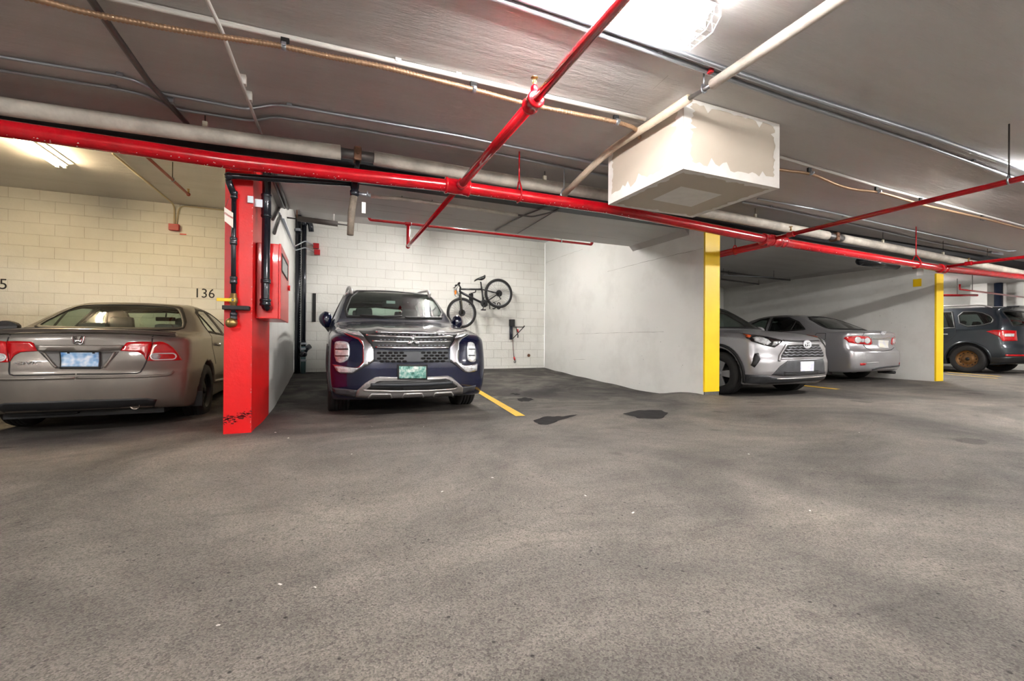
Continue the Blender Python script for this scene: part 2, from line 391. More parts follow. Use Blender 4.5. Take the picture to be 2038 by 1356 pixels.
# rear part of the right partition up to the high ceiling, cracks and board joints
struct('wall_partition_head', M_wall, ((X_R, Y_SLAB, Z_LOW-.002), (X_R1, Y_BACK, Z_HI)))
M_crack = mat('crack_dark', (112, 106, 98), .9)
def crack(parent, pts, n, w=.004, seed=1):
    """hairline crack: thin jagged strip lying on a surface with normal n"""
    R = random.Random(seed); n = Vector(n); P = sub(pts, .12); vs = []; fs = []
    for i, p in enumerate(P):
        d = (P[min(i+1, len(P)-1)]-P[max(i-1, 0)]).normalized(); s_ = n.cross(d).normalized(); q = p+s_*R.uniform(-.006, .006); k = w*R.uniform(.3, 1)
        vs += [q-s_*k+n*.0012, q+s_*k+n*.0012]
    for i in range(len(P)-1): fs.append((2*i, 2*i+1, 2*i+3, 2*i+2))
    if (Vector(vs[1])-Vector(vs[0])).cross(Vector(vs[2])-Vector(vs[0])).dot(n) < 0: fs = [f[::-1] for f in fs]
    link('crack', mesh('crack', vs, fs), M_crack, parent)
for k, l in enumerate((((1209, 541), (1270, 525), (1336, 509), (1399, 495)), ((1087, 523), (1120, 510), (1160, 496)), ((1146, 665), (1230, 662.5), (1321, 661)), ((1092, 568), (1104, 565)), ((1140, 715), (1165, 716)))):
    crack(wr, [atx(u, v, X_R-.0003) for u, v in l], (-1, 0, 0), .0024, k)
slab_o = bpy.data.objects['ceiling_slab']
for k, l in enumerate((((742, 418), (859, 431), (966, 444)), ((1002, 448), (1100, 460), (1270, 481)), ((640, 395), (760, 408), (900, 428)))):
    crack(slab_o, [atz(u, v, Z_LOW) for u, v in l], (0, 0, -1), .005, 20+k)
ceil_o = bpy.data.objects['ceiling']
for k, l in enumerate((((1330, 150), (1300, 178)), ((1262, 168), (1240, 190)), ((1560, 60), (1510, 102)), ((880, 160), (960, 180)), ((600, 196), (640, 203)))):
    crack(ceil_o, [atz(u, v, Z_C) for u, v in l], (0, 0, -1), .0016, 40+k)
# chipped paint across the column foot and edge
R = random.Random(21); ch = MB(); ch2 = MB()
for k in range(90):
    t_ = R.random(); x = X_LL+(X_L-X_LL)*t_; z = .10+.05*t_+R.gauss(0, .018); s_ = R.uniform(.002, .009); y = Y_LCOL-.0015
    ch.add([(x-s_*1.5, y, z-s_*.5), (x+s_, y, z-s_*.8), (x+s_*1.6, y, z+s_*.3), (x-s_*.6, y, z+s_*.7)], [(0, 1, 2, 3)])
for k in range(40):
    z = R.uniform(0, 2.1); s_ = R.uniform(.001, .0035); x = X_L-R.uniform(0, .006); y = Y_LCOL-.0015
    ch2.add([(x-s_, y, z-s_*1.5), (x+s_*.6, y, z-s_), (x+s_*.5, y, z+s_*1.6), (x-s_*.8, y, z+s_)], [(0, 1, 2, 3)])
tag(ch.build('chipped_paint', mat('chip_dark', (96, 10, 12), .8), redcol), kind='stuff'); tag(ch2.build('chipped_paint', mat('chip_pale', (226, 190, 184), .8), redcol), kind='stuff')
# ------------------------------------------------------------------ lamps
M_tube = emit_mat('tube_white', (255, 250, 245), TUBE)
M_tubew = emit_mat('tube_warm', (255, 226, 178), TUBE_WARM)
M_lampw = mat('lamp_enamel', (235, 235, 235), .35)
M_wire = mat('guard_wire', (225, 225, 228), .35, .2)
def fluorescent(label, x, y, z, ln, along, m_tube, guard=False, group=None):
    """ceiling batten with two tubes; z is the ceiling; along 'x' or 'y'"""
    t = thing('fluorescent_light', label, 'light', (x, y, z), 0, group)
    M = Matrix.Translation((x, y, z)) @ (Matrix.Rotation(math.pi/2, 4, 'Z') if along == 'y' else Matrix.Identity(4))
    h = ln/2
    mb = MB(); mb.box((-h, -.075, -.05), (h, .075, -.002), M)
    for s in (-1, 1):   # sloping reflector wings
        mb.add([M @ Vector(p) for p in ((-h, s*.075, -.035), (h, s*.075, -.035), (h, s*.14, -.012), (-h, s*.14, -.012), (-h, s*.075, -.028), (h, s*.075, -.028), (h, s*.14, -.005), (-h, s*.14, -.005))],
               [(0, 1, 2, 3), (7, 6, 5, 4), (0, 4, 5, 1), (2, 6, 7, 3), (1, 5, 6, 2), (0, 3, 7, 4)])
    mb.build('housing', M_lampw, t)
    for s in (-1, 1):
        tb = MB(); tb.tube([M @ Vector((-h+.03, s*.042, -.075)), M @ Vector((h-.03, s*.042, -.075))], .016, 12); tb.build('tube', m_tube, t)
        for e in (-1, 1):
            c = MB(); c.box((e*(h-.015)-.015, s*.042-.014, -.095), (e*(h-.015)+.015, s*.042+.014, -.045), M); c.build('lamp_holder', M_lampw, t)
    if guard:
        g = MB(); prof = [(-.15, -.02), (-.15, -.085), (-.09, -.14), (.09, -.14), (.15, -.085), (.15, -.02)]
        n = 25
        for i in range(n):
            xx = -h-.02 + (ln+.04)*i/(n-1); g.tube([M @ Vector((xx, a, b)) for a, b in prof], .0022 if 0 < i < n-1 else .0035, 6)
        for a, b in prof[:] + [(-.12, -.1125), (-.045, -.14), (0, -.14), (.045, -.14), (.12, -.1125)]:
            g.tube([M @ Vector((-h-.02, a, b)), M @ Vector((h+.02, a, b))], .0025, 6)
        for e in (-1, 1):
            for a, b in prof[1:-1]: g.tube([M @ Vector((e*(h+.02), a, b)), M @ Vector((e*(h+.02), a*.9, -.02))], .002, 5)
        g.build('wire_guard', M_wire, t)
    return t
fluorescent('fluorescent ceiling light in a white wire guard above the aisle', 1.48, 2.06, Z_C, 1.24, 'x', M_tube, True)
for x, y, l in ((-4.9, 2.06, 'fluorescent aisle light on the ceiling before the dark grey car'), (7.7, 2.06, 'fluorescent aisle light on the ceiling before the silver SUV'), (13.6, 2.06, 'fluorescent aisle light on the ceiling before the dark wagon'),
                (-1.5, -2.3, 'fluorescent light across the aisle facing the red column'), (4.8, -2.3, 'fluorescent light across the aisle facing the near yellow wall end'), (11, -2.3, 'fluorescent light across the aisle facing the far yellow wall end')):
    fluorescent(l, x, y, Z_C, 1.24, 'x', M_tube, False)
fluorescent('warm fluorescent tube light on the ceiling above the grey sedan', -3.55, 7.85, Z_HI, 1.24, 'y', M_tubew)
fluorescent('fluorescent light hidden behind the low slab above the navy SUV', 2.3, 8.0, Z_HI, 1.24, 'y', emit_mat('tube_bay', (255, 250, 245), TUBE*.72))
fluorescent('fluorescent light on the far bay ceiling above the dark wagon', 15.0, 7.2, Z_LOW, 1.24, 'x', M_tube)
# ------------------------------------------------------------------ car bodies as smooth solids
def pch(pts):
    """smooth monotone interpolation through (x, y) points"""
    X = np.array([p[0] for p in pts], float); Y = np.array([p[1] for p in pts], float)
    h = np.diff(X); d = np.diff(Y)/h; m = np.zeros(len(X)); m[0] = d[0]; m[-1] = d[-1]
    for i in range(1, len(X)-1):
        if d[i-1]*d[i] > 0:
            w1 = 2*h[i]+h[i-1]; w2 = h[i]+2*h[i-1]; m[i] = (w1+w2)/(w1/d[i-1]+w2/d[i])
    def f(x):
        x = np.clip(x, X[0], X[-1]); i = np.clip(np.searchsorted(X, x)-1, 0, len(X)-2)
        t = (x-X[i])/h[i]; t2 = t*t; t3 = t2*t
        return (2*t3-3*t2+1)*Y[i] + (t3-2*t2+t)*h[i]*m[i] + (-2*t3+3*t2)*Y[i+1] + (t3-t2)*h[i]*m[i+1]
    # tabulate for speed
    gx = np.linspace(X[0], X[-1], 600); gy = f(gx)
    return lambda x: np.interp(x, gx, gy)
def smax(a, b, k):
    h = np.clip(.5 + .5*(a-b)/k, 0, 1); return b + (a-b)*h + k*h*(1-h)
def sstep(a, b, x):
    t = np.clip((x-a)/(b-a), 0, 1); return t*t*(3-2*t)

class Car:
    """local frame: x across, y from the front bumper (0) to the rear (L), z up from the ground"""
    def __init__(s, name, label, L, HW, top, front, rear, belt, roofw, wheels, tyre_r, arch, bottom, plan, loc, rotz, pitch=0.0,
                 low=None, crown=.05, kmain=.07, kroof=.09, fcurve=(.3, 2.6), rcurve=(.22, 2.6), hoodbump=None, cell=.023, extra=None, group=None, wscurve=(.16, -.14)):
        s.name = name; s.L, s.HW = L, HW; s.top = pch(top); s.front = pch(front); s.rear = pch(rear); s.belt = pch(belt)
        s.roofw = roofw; s.wheels = wheels; s.tr = tyre_r; s.arch = arch; s.bottom = pch(bottom); s.plan = pch(plan)
        s.low = pch(low or [(.15, .93), (.35, .975), (.6, 1.0), (.85, .99), (1.1, .965)])
        s.crown, s.km, s.kr, s.fc, s.rc = crown, kmain, kroof, fcurve, rcurve; s.hb = hoodbump; s.extra = extra; s.ws = wscurve
        s.zmax = max(p[1] for p in top)+.06
        s.M = Matrix.Translation(loc) @ Matrix.Rotation(rotz, 4, 'Z') @ Matrix.Translation((0, L/2, 0)) @ Matrix.Rotation(pitch, 4, 'X') @ Matrix.Translation((0, -L/2, 0))
        s.Mi = s.M.inverted()
        s.root = thing(name, label, 'car', s.M.translation, 0, group); s.root.matrix_basis = s.M
        s.cell = cell; s.cuts = []
    def f(s, P):
        x = np.abs(P[:, 0]); y = P[:, 1]; z = P[:, 2]; HW = s.HW
        mid = s.L*.52; kk = np.where(y < mid, s.ws[0], s.ws[1])*sstep(0, .5, np.abs(y-mid))
        u = y - kk*x*x
        cr = s.crown*(x/HW)**2
        t = s.top(u) - cr
        if s.hb is not None: t = t + s.hb(x, y)
        e = .02; ty = (s.top(u+e)-s.top(u-e))/(2*e); dt = (z-t)/np.sqrt(1+ty*ty)
        B = s.belt(y); pl = s.plan(y)*HW
        wlow = pl*s.low(np.minimum(z, B))
        zr = s.zmax-.1; tap = np.clip((z-B)/(zr-B), 0, 1.2)
        wtop = wlow*(1) - (pl*s.low(B)-s.roofw)*(tap*.86+.14*tap*tap)
        w = np.where(z < B, wlow, wtop); ds = (x-w)*np.where(z > B, .93, .985)
        df = (s.front(z) + s.fc[0]*(x/HW)**s.fc[1] - y)
        e = .015; fz = (s.front(z+e)-s.front(z-e))/(2*e); df = df/np.sqrt(1+fz*fz+(s.fc[0]*s.fc[1]*(x/HW)**(s.fc[1]-1)/HW)**2)
        dr = (y - (s.rear(z) - s.rc[0]*(x/HW)**s.rc[1]))
        rz = (s.rear(z+e)-s.rear(z-e))/(2*e); dr = dr/np.sqrt(1+rz*rz+(s.rc[0]*s.rc[1]*(x/HW)**(s.rc[1]-1)/HW)**2)
        db = s.bottom(y) - z
        k = np.where(z > B+.05, s.kr, s.km)
        f = smax(ds, dt, k); f = smax(f, df, s.km*.8); f = smax(f, dr, s.km*.8); f = smax(f, db, .03)
        if s.extra is not None: f = s.extra(f, x, y, z, P)
        for (wy, r) in [(w_, s.arch) for w_ in s.wheels]:
            d = np.sqrt((y-wy)**2 + (z-s.tr)**2); cut = np.maximum(d-r, (HW-.36)-x); f = np.maximum(f, -cut)
        return f
    def grad(s, P, e=.004):
        g = np.zeros_like(P)
        for i in range(3):
            q = P.copy(); q[:, i] += e; r = P.copy(); r[:, i] -= e; g[:, i] = (s.f(q)-s.f(r))/(2*e)
        return g
    def surface(s):
        h = s.cell; x0, y0, z0 = -s.HW-.04, -.06, .08
        nx, ny, nz = int((2*s.HW+.08)/h)+2, int((s.L+.12)/h)+2, int((s.zmax-z0+.05)/h)+2
        gx = x0+h*np.arange(nx); gy = y0+h*np.arange(ny); gz = z0+h*np.arange(nz)
        F = np.empty((nx, ny, nz))
        YY, ZZ = np.meshgrid(gy, gz, indexing='ij'); yz = np.stack([YY.ravel(), ZZ.ravel()], 1)
        half = (nx+1)//2
        gx = (np.arange(nx)-(nx-1)/2)*h; x0 = gx[0]
        for i in range(half):
            P = np.empty((len(yz), 3)); P[:, 0] = gx[i]; P[:, 1:] = yz; F[i] = s.f(P).reshape(ny, nz); F[nx-1-i] = F[i]
        ins = F < 0
        c = np.zeros((nx-1, ny-1, nz-1), int)
        for a in (0, 1):
            for b in (0, 1):
                for d in (0, 1): c += ins[a:nx-1+a, b:ny-1+b, d:nz-1+d]
        act = (c > 0) & (c < 8); idx = -np.ones(act.shape, int); ids = np.argwhere(act); idx[act] = np.arange(len(ids))
        acc = np.zeros((len(ids), 3)); cnt = np.zeros(len(ids))
        I, J, K = ids.T
        for ax in range(3):
            for a in (0, 1):
                for b in (0, 1):
                    o = [0, 0, 0]; others = [q for q in range(3) if q != ax]; o[others[0]] = a; o[others[1]] = b
                    p0 = (I+o[0], J+o[1], K+o[2]); e = [0, 0, 0]; e[ax] = 1; p1 = (p0[0]+e[0], p0[1]+e[1], p0[2]+e[2])
                    f0, f1 = F[p0], F[p1]; m = (f0 < 0) != (f1 < 0); t = np.where(m, f0/np.where(m, f0-f1, 1), 0)
                    pos = np.stack([p0[0]+e[0]*t, p0[1]+e[1]*t, p0[2]+e[2]*t], 1)
                    acc[m] += pos[m]; cnt[m] += 1
        V = acc/cnt[:, None]*h + np.array([x0, y0, z0])
        for _ in range(3):
            fv = s.f(V); g = s.grad(V); V = V - np.clip(fv/np.maximum((g*g).sum(1), .3), -.012, .012)[:, None]*g
        Q = []
        for ax in range(3):
            sl = [slice(0, n) for n in (nx, ny, nz)]; sl2 = list(sl)
            sl[ax] = slice(0, (nx, ny, nz)[ax]-1); sl2[ax] = slice(1, (nx, ny, nz)[ax])
            A, Bm = ins[tuple(sl)], ins[tuple(sl2)]; E = np.argwhere(A != Bm)
            o1, o2 = [q for q in range(3) if q != ax]
            ok = (E[:, o1] > 0) & (E[:, o2] > 0) & (E[:, o1] < (nx, ny, nz)[o1]-1) & (E[:, o2] < (nx, ny, nz)[o2]-1); E = E[ok]
            def cell(d1, d2):
                q = E.copy(); q[:, o1] += d1; q[:, o2] += d2; return idx[q[:, 0], q[:, 1], q[:, 2]]
            q = np.stack([cell(-1, -1), cell(0, -1), cell(0, 0), cell(-1, 0)], 1)
            fl = A[E[:, 0], E[:, 1], E[:, 2]]
            if ax == 1: fl = ~fl
            q[~fl] = q[~fl][:, ::-1]; Q.append(q)
        return V, np.concatenate(Q)
    # -- view frames
    AX = {'front': (0, 2, 1, -1), 'rear': (0, 2, 1, 1), 'left': (1, 2, 0, -1), 'right': (1, 2, 0, 1), 'top': (0, 1, 2, 1)}
    def march(s, O, D, n=260, step=.012, tmax=3.2):
        """first hit of rays on the body (numpy), local frame"""
        t = np.zeros(len(O)); hit = np.zeros(len(O), bool); best = np.full(len(O), 9.); bt = np.zeros(len(O)); tp = t.copy()
        for i in range(n):
            v = s.f(O+D*t[:, None]); nb = (v < best) & ~hit; best = np.where(nb, v, best); bt = np.where(nb, t, bt)
            hit |= (v <= 0)
            if (hit | (t > tmax)).all(): break
            tp = np.where(hit, tp, t); t = np.where(hit, t, t+np.maximum(step, v*.55))
        lo, hi = tp.copy(), t.copy()
        for _ in range(14):
            md = (lo+hi)/2; v = s.f(O+D*md[:, None]); neg = v < 0; hi = np.where(neg, md, hi); lo = np.where(neg, lo, md)
        return np.where(hit, (lo+hi)/2, bt), hit
    def px(s, pts, view=None):
        """photo pixels -> 3D points on this body (local)"""
        o = s.Mi @ CAMPOS; R3 = s.Mi.to_3x3(); D = np.array([list(R3 @ ray(*p)) for p in pts])
        O = np.array([list(o)]*len(pts)); near = np.maximum(0, np.min([np.linalg.norm(O[0]-np.array([a, b, .8])) for a in (-1, 1) for b in (0, s.L)])-1.2)
        t, hit = s.march(O+D*near, D, 420, .014, 6.0); return O+D*(near+t)[:, None]
    def uv(s, pts, view, px=True):
        a, b, _, _ = s.AX[view]
        if not px: return [tuple(p) for p in pts]
        Q = s.px(pts); return [(q[a], q[b]) for q in Q]
    def drape(s, uvp, view, off):
        a, b, c, sg = s.AX[view]; n = len(uvp); O = np.zeros((n, 3)); O[:, a] = [p[0] for p in uvp]; O[:, b] = [p[1] for p in uvp]
        ext = {0: s.HW+.15, 1: s.L+.3 if sg > 0 else -.3, 2: s.zmax+.3}[c]
        O[:, c] = ext if c == 1 else ext*sg; D = np.zeros((n, 3)); D[:, c] = -sg
        t, hit = s.march(O, D, 200, .014, 2.6 if c != 0 else 1.2); P = O+D*t[:, None]; g = s.grad(P, .012); g /= np.maximum(np.linalg.norm(g, axis=1), 1e-6)[:, None]
        return P + g*off, g
    def panel(s, name, pts, view, m, off=.004, thick=.012, px=True, round=0, mirror=False, parent=None, res=.03, label=None, flat=False):
        uvp = s.uv(pts, view, px)
        outs = []
        for mir in ([False, True] if mirror else [False]):
            q = [(-u, v) for u, v in uvp][::-1] if (mir and view in ('front', 'rear', 'top')) else list(uvp)
            vw = {'left': 'right', 'right': 'left'}.get(view, view) if mir else view
            outs.append(s._panel(name, q, vw, m, off, thick, round, parent, res, flat))
            if label: outs[-1]['label'] = label
        return outs[0] if not mirror else outs
    def _panel(s, name, q, view, m, off, thick, rounds, parent, res, flat):
        for _ in range(rounds):
            n = []
            for i in range(len(q)):
                a, b = q[i], q[(i+1) % len(q)]; n += [(a[0]*.75+b[0]*.25, a[1]*.75+b[1]*.25), (a[0]*.25+b[0]*.75, a[1]*.25+b[1]*.75)]
            q = n
        d = []
        for i in range(len(q)):
            a, b = q[i], q[(i+1) % len(q)]; k = max(1, int(math.hypot(b[0]-a[0], b[1]-a[1])/res+.5))
            d += [(a[0]+(b[0]-a[0])*j/k, a[1]+(b[1]-a[1])*j/k) for j in range(k)]
        # drop near-duplicate points
        e = [p for i, p in enumerate(d) if math.hypot(p[0]-d[i-1][0], p[1]-d[i-1][1]) > 1e-4]; nb = len(e)
        U0, U1 = min(p[0] for p in e), max(p[0] for p in e); V0, V1 = min(p[1] for p in e), max(p[1] for p in e)
        inner = []
        A = np.array(e); Bn = np.roll(A, -1, 0)
        gu = np.arange(U0+res/2, U1, res); gv = np.arange(V0+res/2, V1, res)
        if len(gu) and len(gv):
            G = np.stack(np.meshgrid(gu, gv), -1).reshape(-1, 2)
            c = ((A[None, :, 1] > G[:, None, 1]) != (Bn[None, :, 1] > G[:, None, 1]))
            xi = A[None, :, 0] + (G[:, None, 1]-A[None, :, 1])*(Bn[None, :, 0]-A[None, :, 0])/np.where(c, Bn[None, :, 1]-A[None, :, 1], 1)
            ins = (c & (G[:, None, 0] < xi)).sum(1) % 2 == 1
            dist = np.sqrt(((G[:, None]-A[None])**2).sum(-1)).min(1); inner = [tuple(p) for p in G[ins & (dist > res*.45)]]
        pts = [Vector(p) for p in e+inner]
        r = delaunay_2d_cdt(pts, [], [list(range(nb))], 1, 1e-6)
        vv, fsx = r[0], r[2]; ov = r[3]
        P, g = s.drape([tuple(p) for p in vv], view, off)
        if flat: g = np.tile(g.mean(0)/np.linalg.norm(g.mean(0)), (len(P), 1))
        n = len(P); a, b, c, sg = s.AX[view]
        F = [list(t) for t in fsx]
        vs = [tuple(p) for p in P]; sm = []
        # outward orientation
        def outward(t):
            A_, B_, C_ = (np.array(vs[i]) for i in t[:3]); return np.cross(B_-A_, C_-A_)[c]*sg > 0
        F = [t if outward(t) else t[::-1] for t in F]; sm = [True]*len(F)
        if thick > 0:
            ed = {}
            for t in F:
                for i in range(len(t)): ed[(t[i], t[(i+1) % len(t)])] = 1
            bd = [k for k in ed if (k[1], k[0]) not in ed]; mp = {}
            for (i, j) in bd:
                for v in (i, j):
                    if v not in mp: mp[v] = len(vs); vs.append(tuple(P[v]-g[v]*thick))
                F.append([j, i, mp[i], mp[j]]); sm.append(False)
        me = mesh(name, vs, F); me.polygons.foreach_set('use_smooth', sm)
        return link(name, me, m, parent or s.root, False)
    def band(s, name, pts, view, w, m, off=.006, px=True, closed=False, mirror=False, parent=None, thick=.012, res=.03, rounds=0):
        """a strip of width w following a line on the body"""
        uvp = s.uv(pts, view, px); outs = []
        for mir in ([False, True] if mirror else [False]):
            q = [(-u, v) for u, v in uvp] if (mir and view in ('front', 'rear', 'top')) else list(uvp)
            vw = {'left': 'right', 'right': 'left'}.get(view, view) if mir else view
            for _ in range(rounds):
                n = [] if closed else [q[0]]
                for i in range(len(q) if closed else len(q)-1):
                    a, b = q[i], q[(i+1) % len(q)]; n += [(a[0]*.75+b[0]*.25, a[1]*.75+b[1]*.25), (a[0]*.25+b[0]*.75, a[1]*.25+b[1]*.75)]
                q = n if closed else n+[q[-1]]
            d = []; N_ = len(q)
            for i in range(N_ if closed else N_-1):
                a, b = q[i], q[(i+1) % N_]; k = max(1, int(math.hypot(b[0]-a[0], b[1]-a[1])/res+.5))
                d += [(a[0]+(b[0]-a[0])*j/k, a[1]+(b[1]-a[1])*j/k) for j in range(k)]
            if not closed: d.append(q[-1])
            D = np.array(d); n = len(D)
            if closed: T = np.roll(D, -1, 0)-np.roll(D, 1, 0)
            else: T = np.gradient(D, axis=0)
            T /= np.maximum(np.linalg.norm(T, axis=1), 1e-9)[:, None]; Nn = np.stack([-T[:, 1], T[:, 0]], 1)
            wv = np.full(n, w) if not hasattr(w, '__len__') else np.interp(np.linspace(0, 1, n), np.linspace(0, 1, len(w)), w)
            rows = [D-Nn*wv[:, None]/2, D, D+Nn*wv[:, None]/2]
            allp = np.concatenate(rows); P, g = s.drape([tuple(p) for p in allp], vw, off)
            lo = P - g*thick; vs = [tuple(p) for p in P]+[tuple(p) for p in lo]; F = []; N3 = 3*n
            a_, b_, c_, sg = s.AX[vw]
            for i in range(n if closed else n-1):
                j = (i+1) % n
                F += [(i, j, n+j, n+i), (n+i, n+j, 2*n+j, 2*n+i), (N3+i, N3+j, j, i)[::1], (2*n+i, 2*n+j, N3+2*n+j, N3+2*n+i)]
            if not closed: F += [(0, n, N3+n, N3), (n, 2*n, N3+2*n, N3+n), (n-1, N3+n-1, N3+2*n-1, 2*n-1), (2*n-1, N3+2*n-1, N3+3*n-1, 3*n-1)]
            A_, B_, C_ = np.array(vs[F[0][0]]), np.array(vs[F[0][1]]), np.array(vs[F[0][2]])
            if np.cross(B_-A_, C_-A_)[c_]*sg < 0: F = [t[::-1] for t in F]
            me = mesh(name, vs, F); me.polygons.foreach_set('use_smooth', [True]*len(F)); outs.append(link(name, me, m, parent or s.root, False))
        return outs[0] if not mirror else outs
    def window(s, name, pts, view, glass, px=True, rounds=1, mirror=False, seal=.03, seal_m=None, frame=True):
        uvp = s.uv(pts, view, px); q = list(uvp)
        for mir in ([False, True] if mirror else [False]):
            qq = [(-u, v) for u, v in q] if (mir and view in ('front', 'rear', 'top')) else q
            vw = {'left': 'right', 'right': 'left'}.get(view, view) if mir else view
            o = s.panel(name, qq, vw, glass, .0, 0, px=False, round=rounds)
            if frame: s.band('window_seal', qq, vw, seal, seal_m or M_rubber, .004, px=False, closed=True, parent=o, rounds=rounds, thick=.016)
            rr = qq
            for _ in range(rounds):
                n = []
                for i in range(len(rr)):
                    a, b = rr[i], rr[(i+1) % len(rr)]; n += [(a[0]*.75+b[0]*.25, a[1]*.75+b[1]*.25), (a[0]*.25+b[0]*.75, a[1]*.25+b[1]*.75)]
                rr = n
            s.cuts.append((vw, rr))
    def box(s, name, a, b, m, bev=.03, parent=None, M=None):
        mb = MB(); mb.box(a, b, M, bev); return mb.build(name, m, parent or s.root, False)
    def finish(s, paint, interior=(38, 38, 42)):
        V, Q = s.surface(); cen = V[Q].mean(1); a_, b_ = V[Q[:, 2]]-V[Q[:, 0]], V[Q[:, 3]]-V[Q[:, 1]]; nrm = np.cross(a_, b_)
        g = s.grad(cen); flip = (nrm*g).sum(1) < 0; Q[flip] = Q[flip][:, ::-1]; nrm[flip] *= -1
        nn = nrm/np.maximum(np.linalg.norm(nrm, axis=1), 1e-9)[:, None]; keep = np.ones(len(Q), bool)
        for vw, poly in s.cuts:
            a, b, c, sg = s.AX[vw]; A = np.array(poly); Bn = np.roll(A, -1, 0); G = cen[:, [a, b]]
            cand = np.where((nn[:, c]*sg > .12) & (G[:, 0] > A[:, 0].min()) & (G[:, 0] < A[:, 0].max()) & (G[:, 1] > A[:, 1].min()) & (G[:, 1] < A[:, 1].max()))[0]
            if vw in ('front', 'rear'): cand = cand[cen[cand, 2] > s.belt(cen[cand, 1])-.25]
            if not len(cand): continue
            G = G[cand]; cc = (A[None, :, 1] > G[:, None, 1]) != (Bn[None, :, 1] > G[:, None, 1])
            xi = A[None, :, 0] + (G[:, None, 1]-A[None, :, 1])*(Bn[None, :, 0]-A[None, :, 0])/np.where(cc, Bn[None, :, 1]-A[None, :, 1], 1)
            keep[cand[(cc & (G[:, None, 0] < xi)).sum(1) % 2 == 1]] = False
        Q = Q[keep]; used = np.unique(Q); rm = -np.ones(len(V), int); rm[used] = np.arange(len(used)); V = V[used]; Q = rm[Q]
        me = bpy.data.meshes.new('body'); me.vertices.add(len(V)); me.vertices.foreach_set('co', V.ravel()); n = len(Q)
        me.loops.add(4*n); me.loops.foreach_set('vertex_index', Q.ravel().astype(np.int32)); me.polygons.add(n)
        me.polygons.foreach_set('loop_start', np.arange(0, 4*n, 4, dtype=np.int32)); me.polygons.foreach_set('loop_total', np.full(n, 4, dtype=np.int32))
        me.polygons.foreach_set('use_smooth', np.ones(n, bool)); me.update(calc_edges=True); me.validate()
        s.body = link('body', me, paint, s.root, False)
        if not s.cuts: return
        # cabin lining: floor tub and headliner so that the windows show a dark interior
        mi = mat('cabin_lining', interior, .8); zb = .36; L = s.L
        ys = np.linspace(.22*L, s.L-.30, 14); rows = []
        for y in ys:
            bz = float(s.belt(np.array([y]))[0]) - .06; w = float(s.plan(np.array([y]))[0])*s.HW*.90
            bz = min(bz, float(s.top(np.array([y]))[0])-.12)
            rows.append([(-w, y, bz), (-w*.97, y, zb), (w*.97, y, zb), (w, y, bz)])
        vs = [p for r in rows for p in r]; fs = [(i*4+k, i*4+k+1, (i+1)*4+k+1, (i+1)*4+k) for i in range(len(rows)-1) for k in range(3)]
        fs += [(0, 1, 2, 3), tuple(len(vs)-4+k for k in (3, 2, 1, 0))]
        link('cabin_lining', mesh('cabin_lining', vs, fs), mi, s.root, False)
    def seats(s, ys, m, z0=.62, h=.62, rows_x=(-.37, .37), bench=None, lean=.22):
        for y in ys:
            for x in rows_x:
                sb = MB(); M = Matrix.Translation((x, y, z0)) @ Matrix.Rotation(-lean, 4, 'X')
                sb.box((-.23, -.06, -.1), (.23, .07, h*.80), M, .05); sb.box((-.23, -.48, -.12), (.23, .02, .02), Matrix.Translation((x, y, z0)), .05)
                o = sb.build('seat', m, s.root, False)
                hr = MB(); hr.box((-.13, -.055, h*.84), (.13, .05, h*.84+.20), M, .045); hr.tube([M @ Vector((-.05, 0, h*.7)), M @ Vector((-.05, 0, h*.9))], .008, 6); hr.tube([M @ Vector((.05, 0, h*.7)), M @ Vector((.05, 0, h*.9))], .008, 6)
                hr.build('headrest', m, o, False)
    def wheel(s, y, side, tyre_m, rim_m, rim_r, width=.23, style='steel', track=None, steer=0.0, parts=True):
        x = side*((track or s.HW-.04)); c = Vector((x, y, s.tr)); R = s.tr; hw = width/2; sd = side
        M = Matrix.Translation(c) @ Matrix.Rotation(steer, 4, 'Z'); ax = (1, 0, 0)
        prof = [(rim_r*.98, -hw*.86), (rim_r*1.04, -hw*.94), (R*.86, -hw*1.0), (R*.955, -hw*.92), (R*.985, -hw*.72)]
        for k in (-.5, -.17, .17, .5):      # tread with grooves
            prof += [(R, hw*(k-.15)), (R, hw*(k+.13)), (R*.972, hw*(k+.135)), (R*.972, hw*(k+.165))]
        prof += [(R*.985, hw*.72), (R*.955, hw*.92), (R*.86, hw*1.0), (rim_r*1.04, hw*.94), (rim_r*.98, hw*.86)]
        t = MB(); t.lathe(prof, (0, 0, 0), ax, 48, caps=False); t.v = [tuple(M @ Vector(v)) for v in t.v]; to = t.build('tyre', tyre_m, s.root, False)
        q = MB(); o = hw*sd
        q.lathe([(rim_r*1.0, o*.92), (rim_r*.97, o*.80), (rim_r*.90, o*.60), (rim_r*.88, -o*.85), (rim_r*.99, -o*.88)], (0, 0, 0), ax, 40, caps=False)
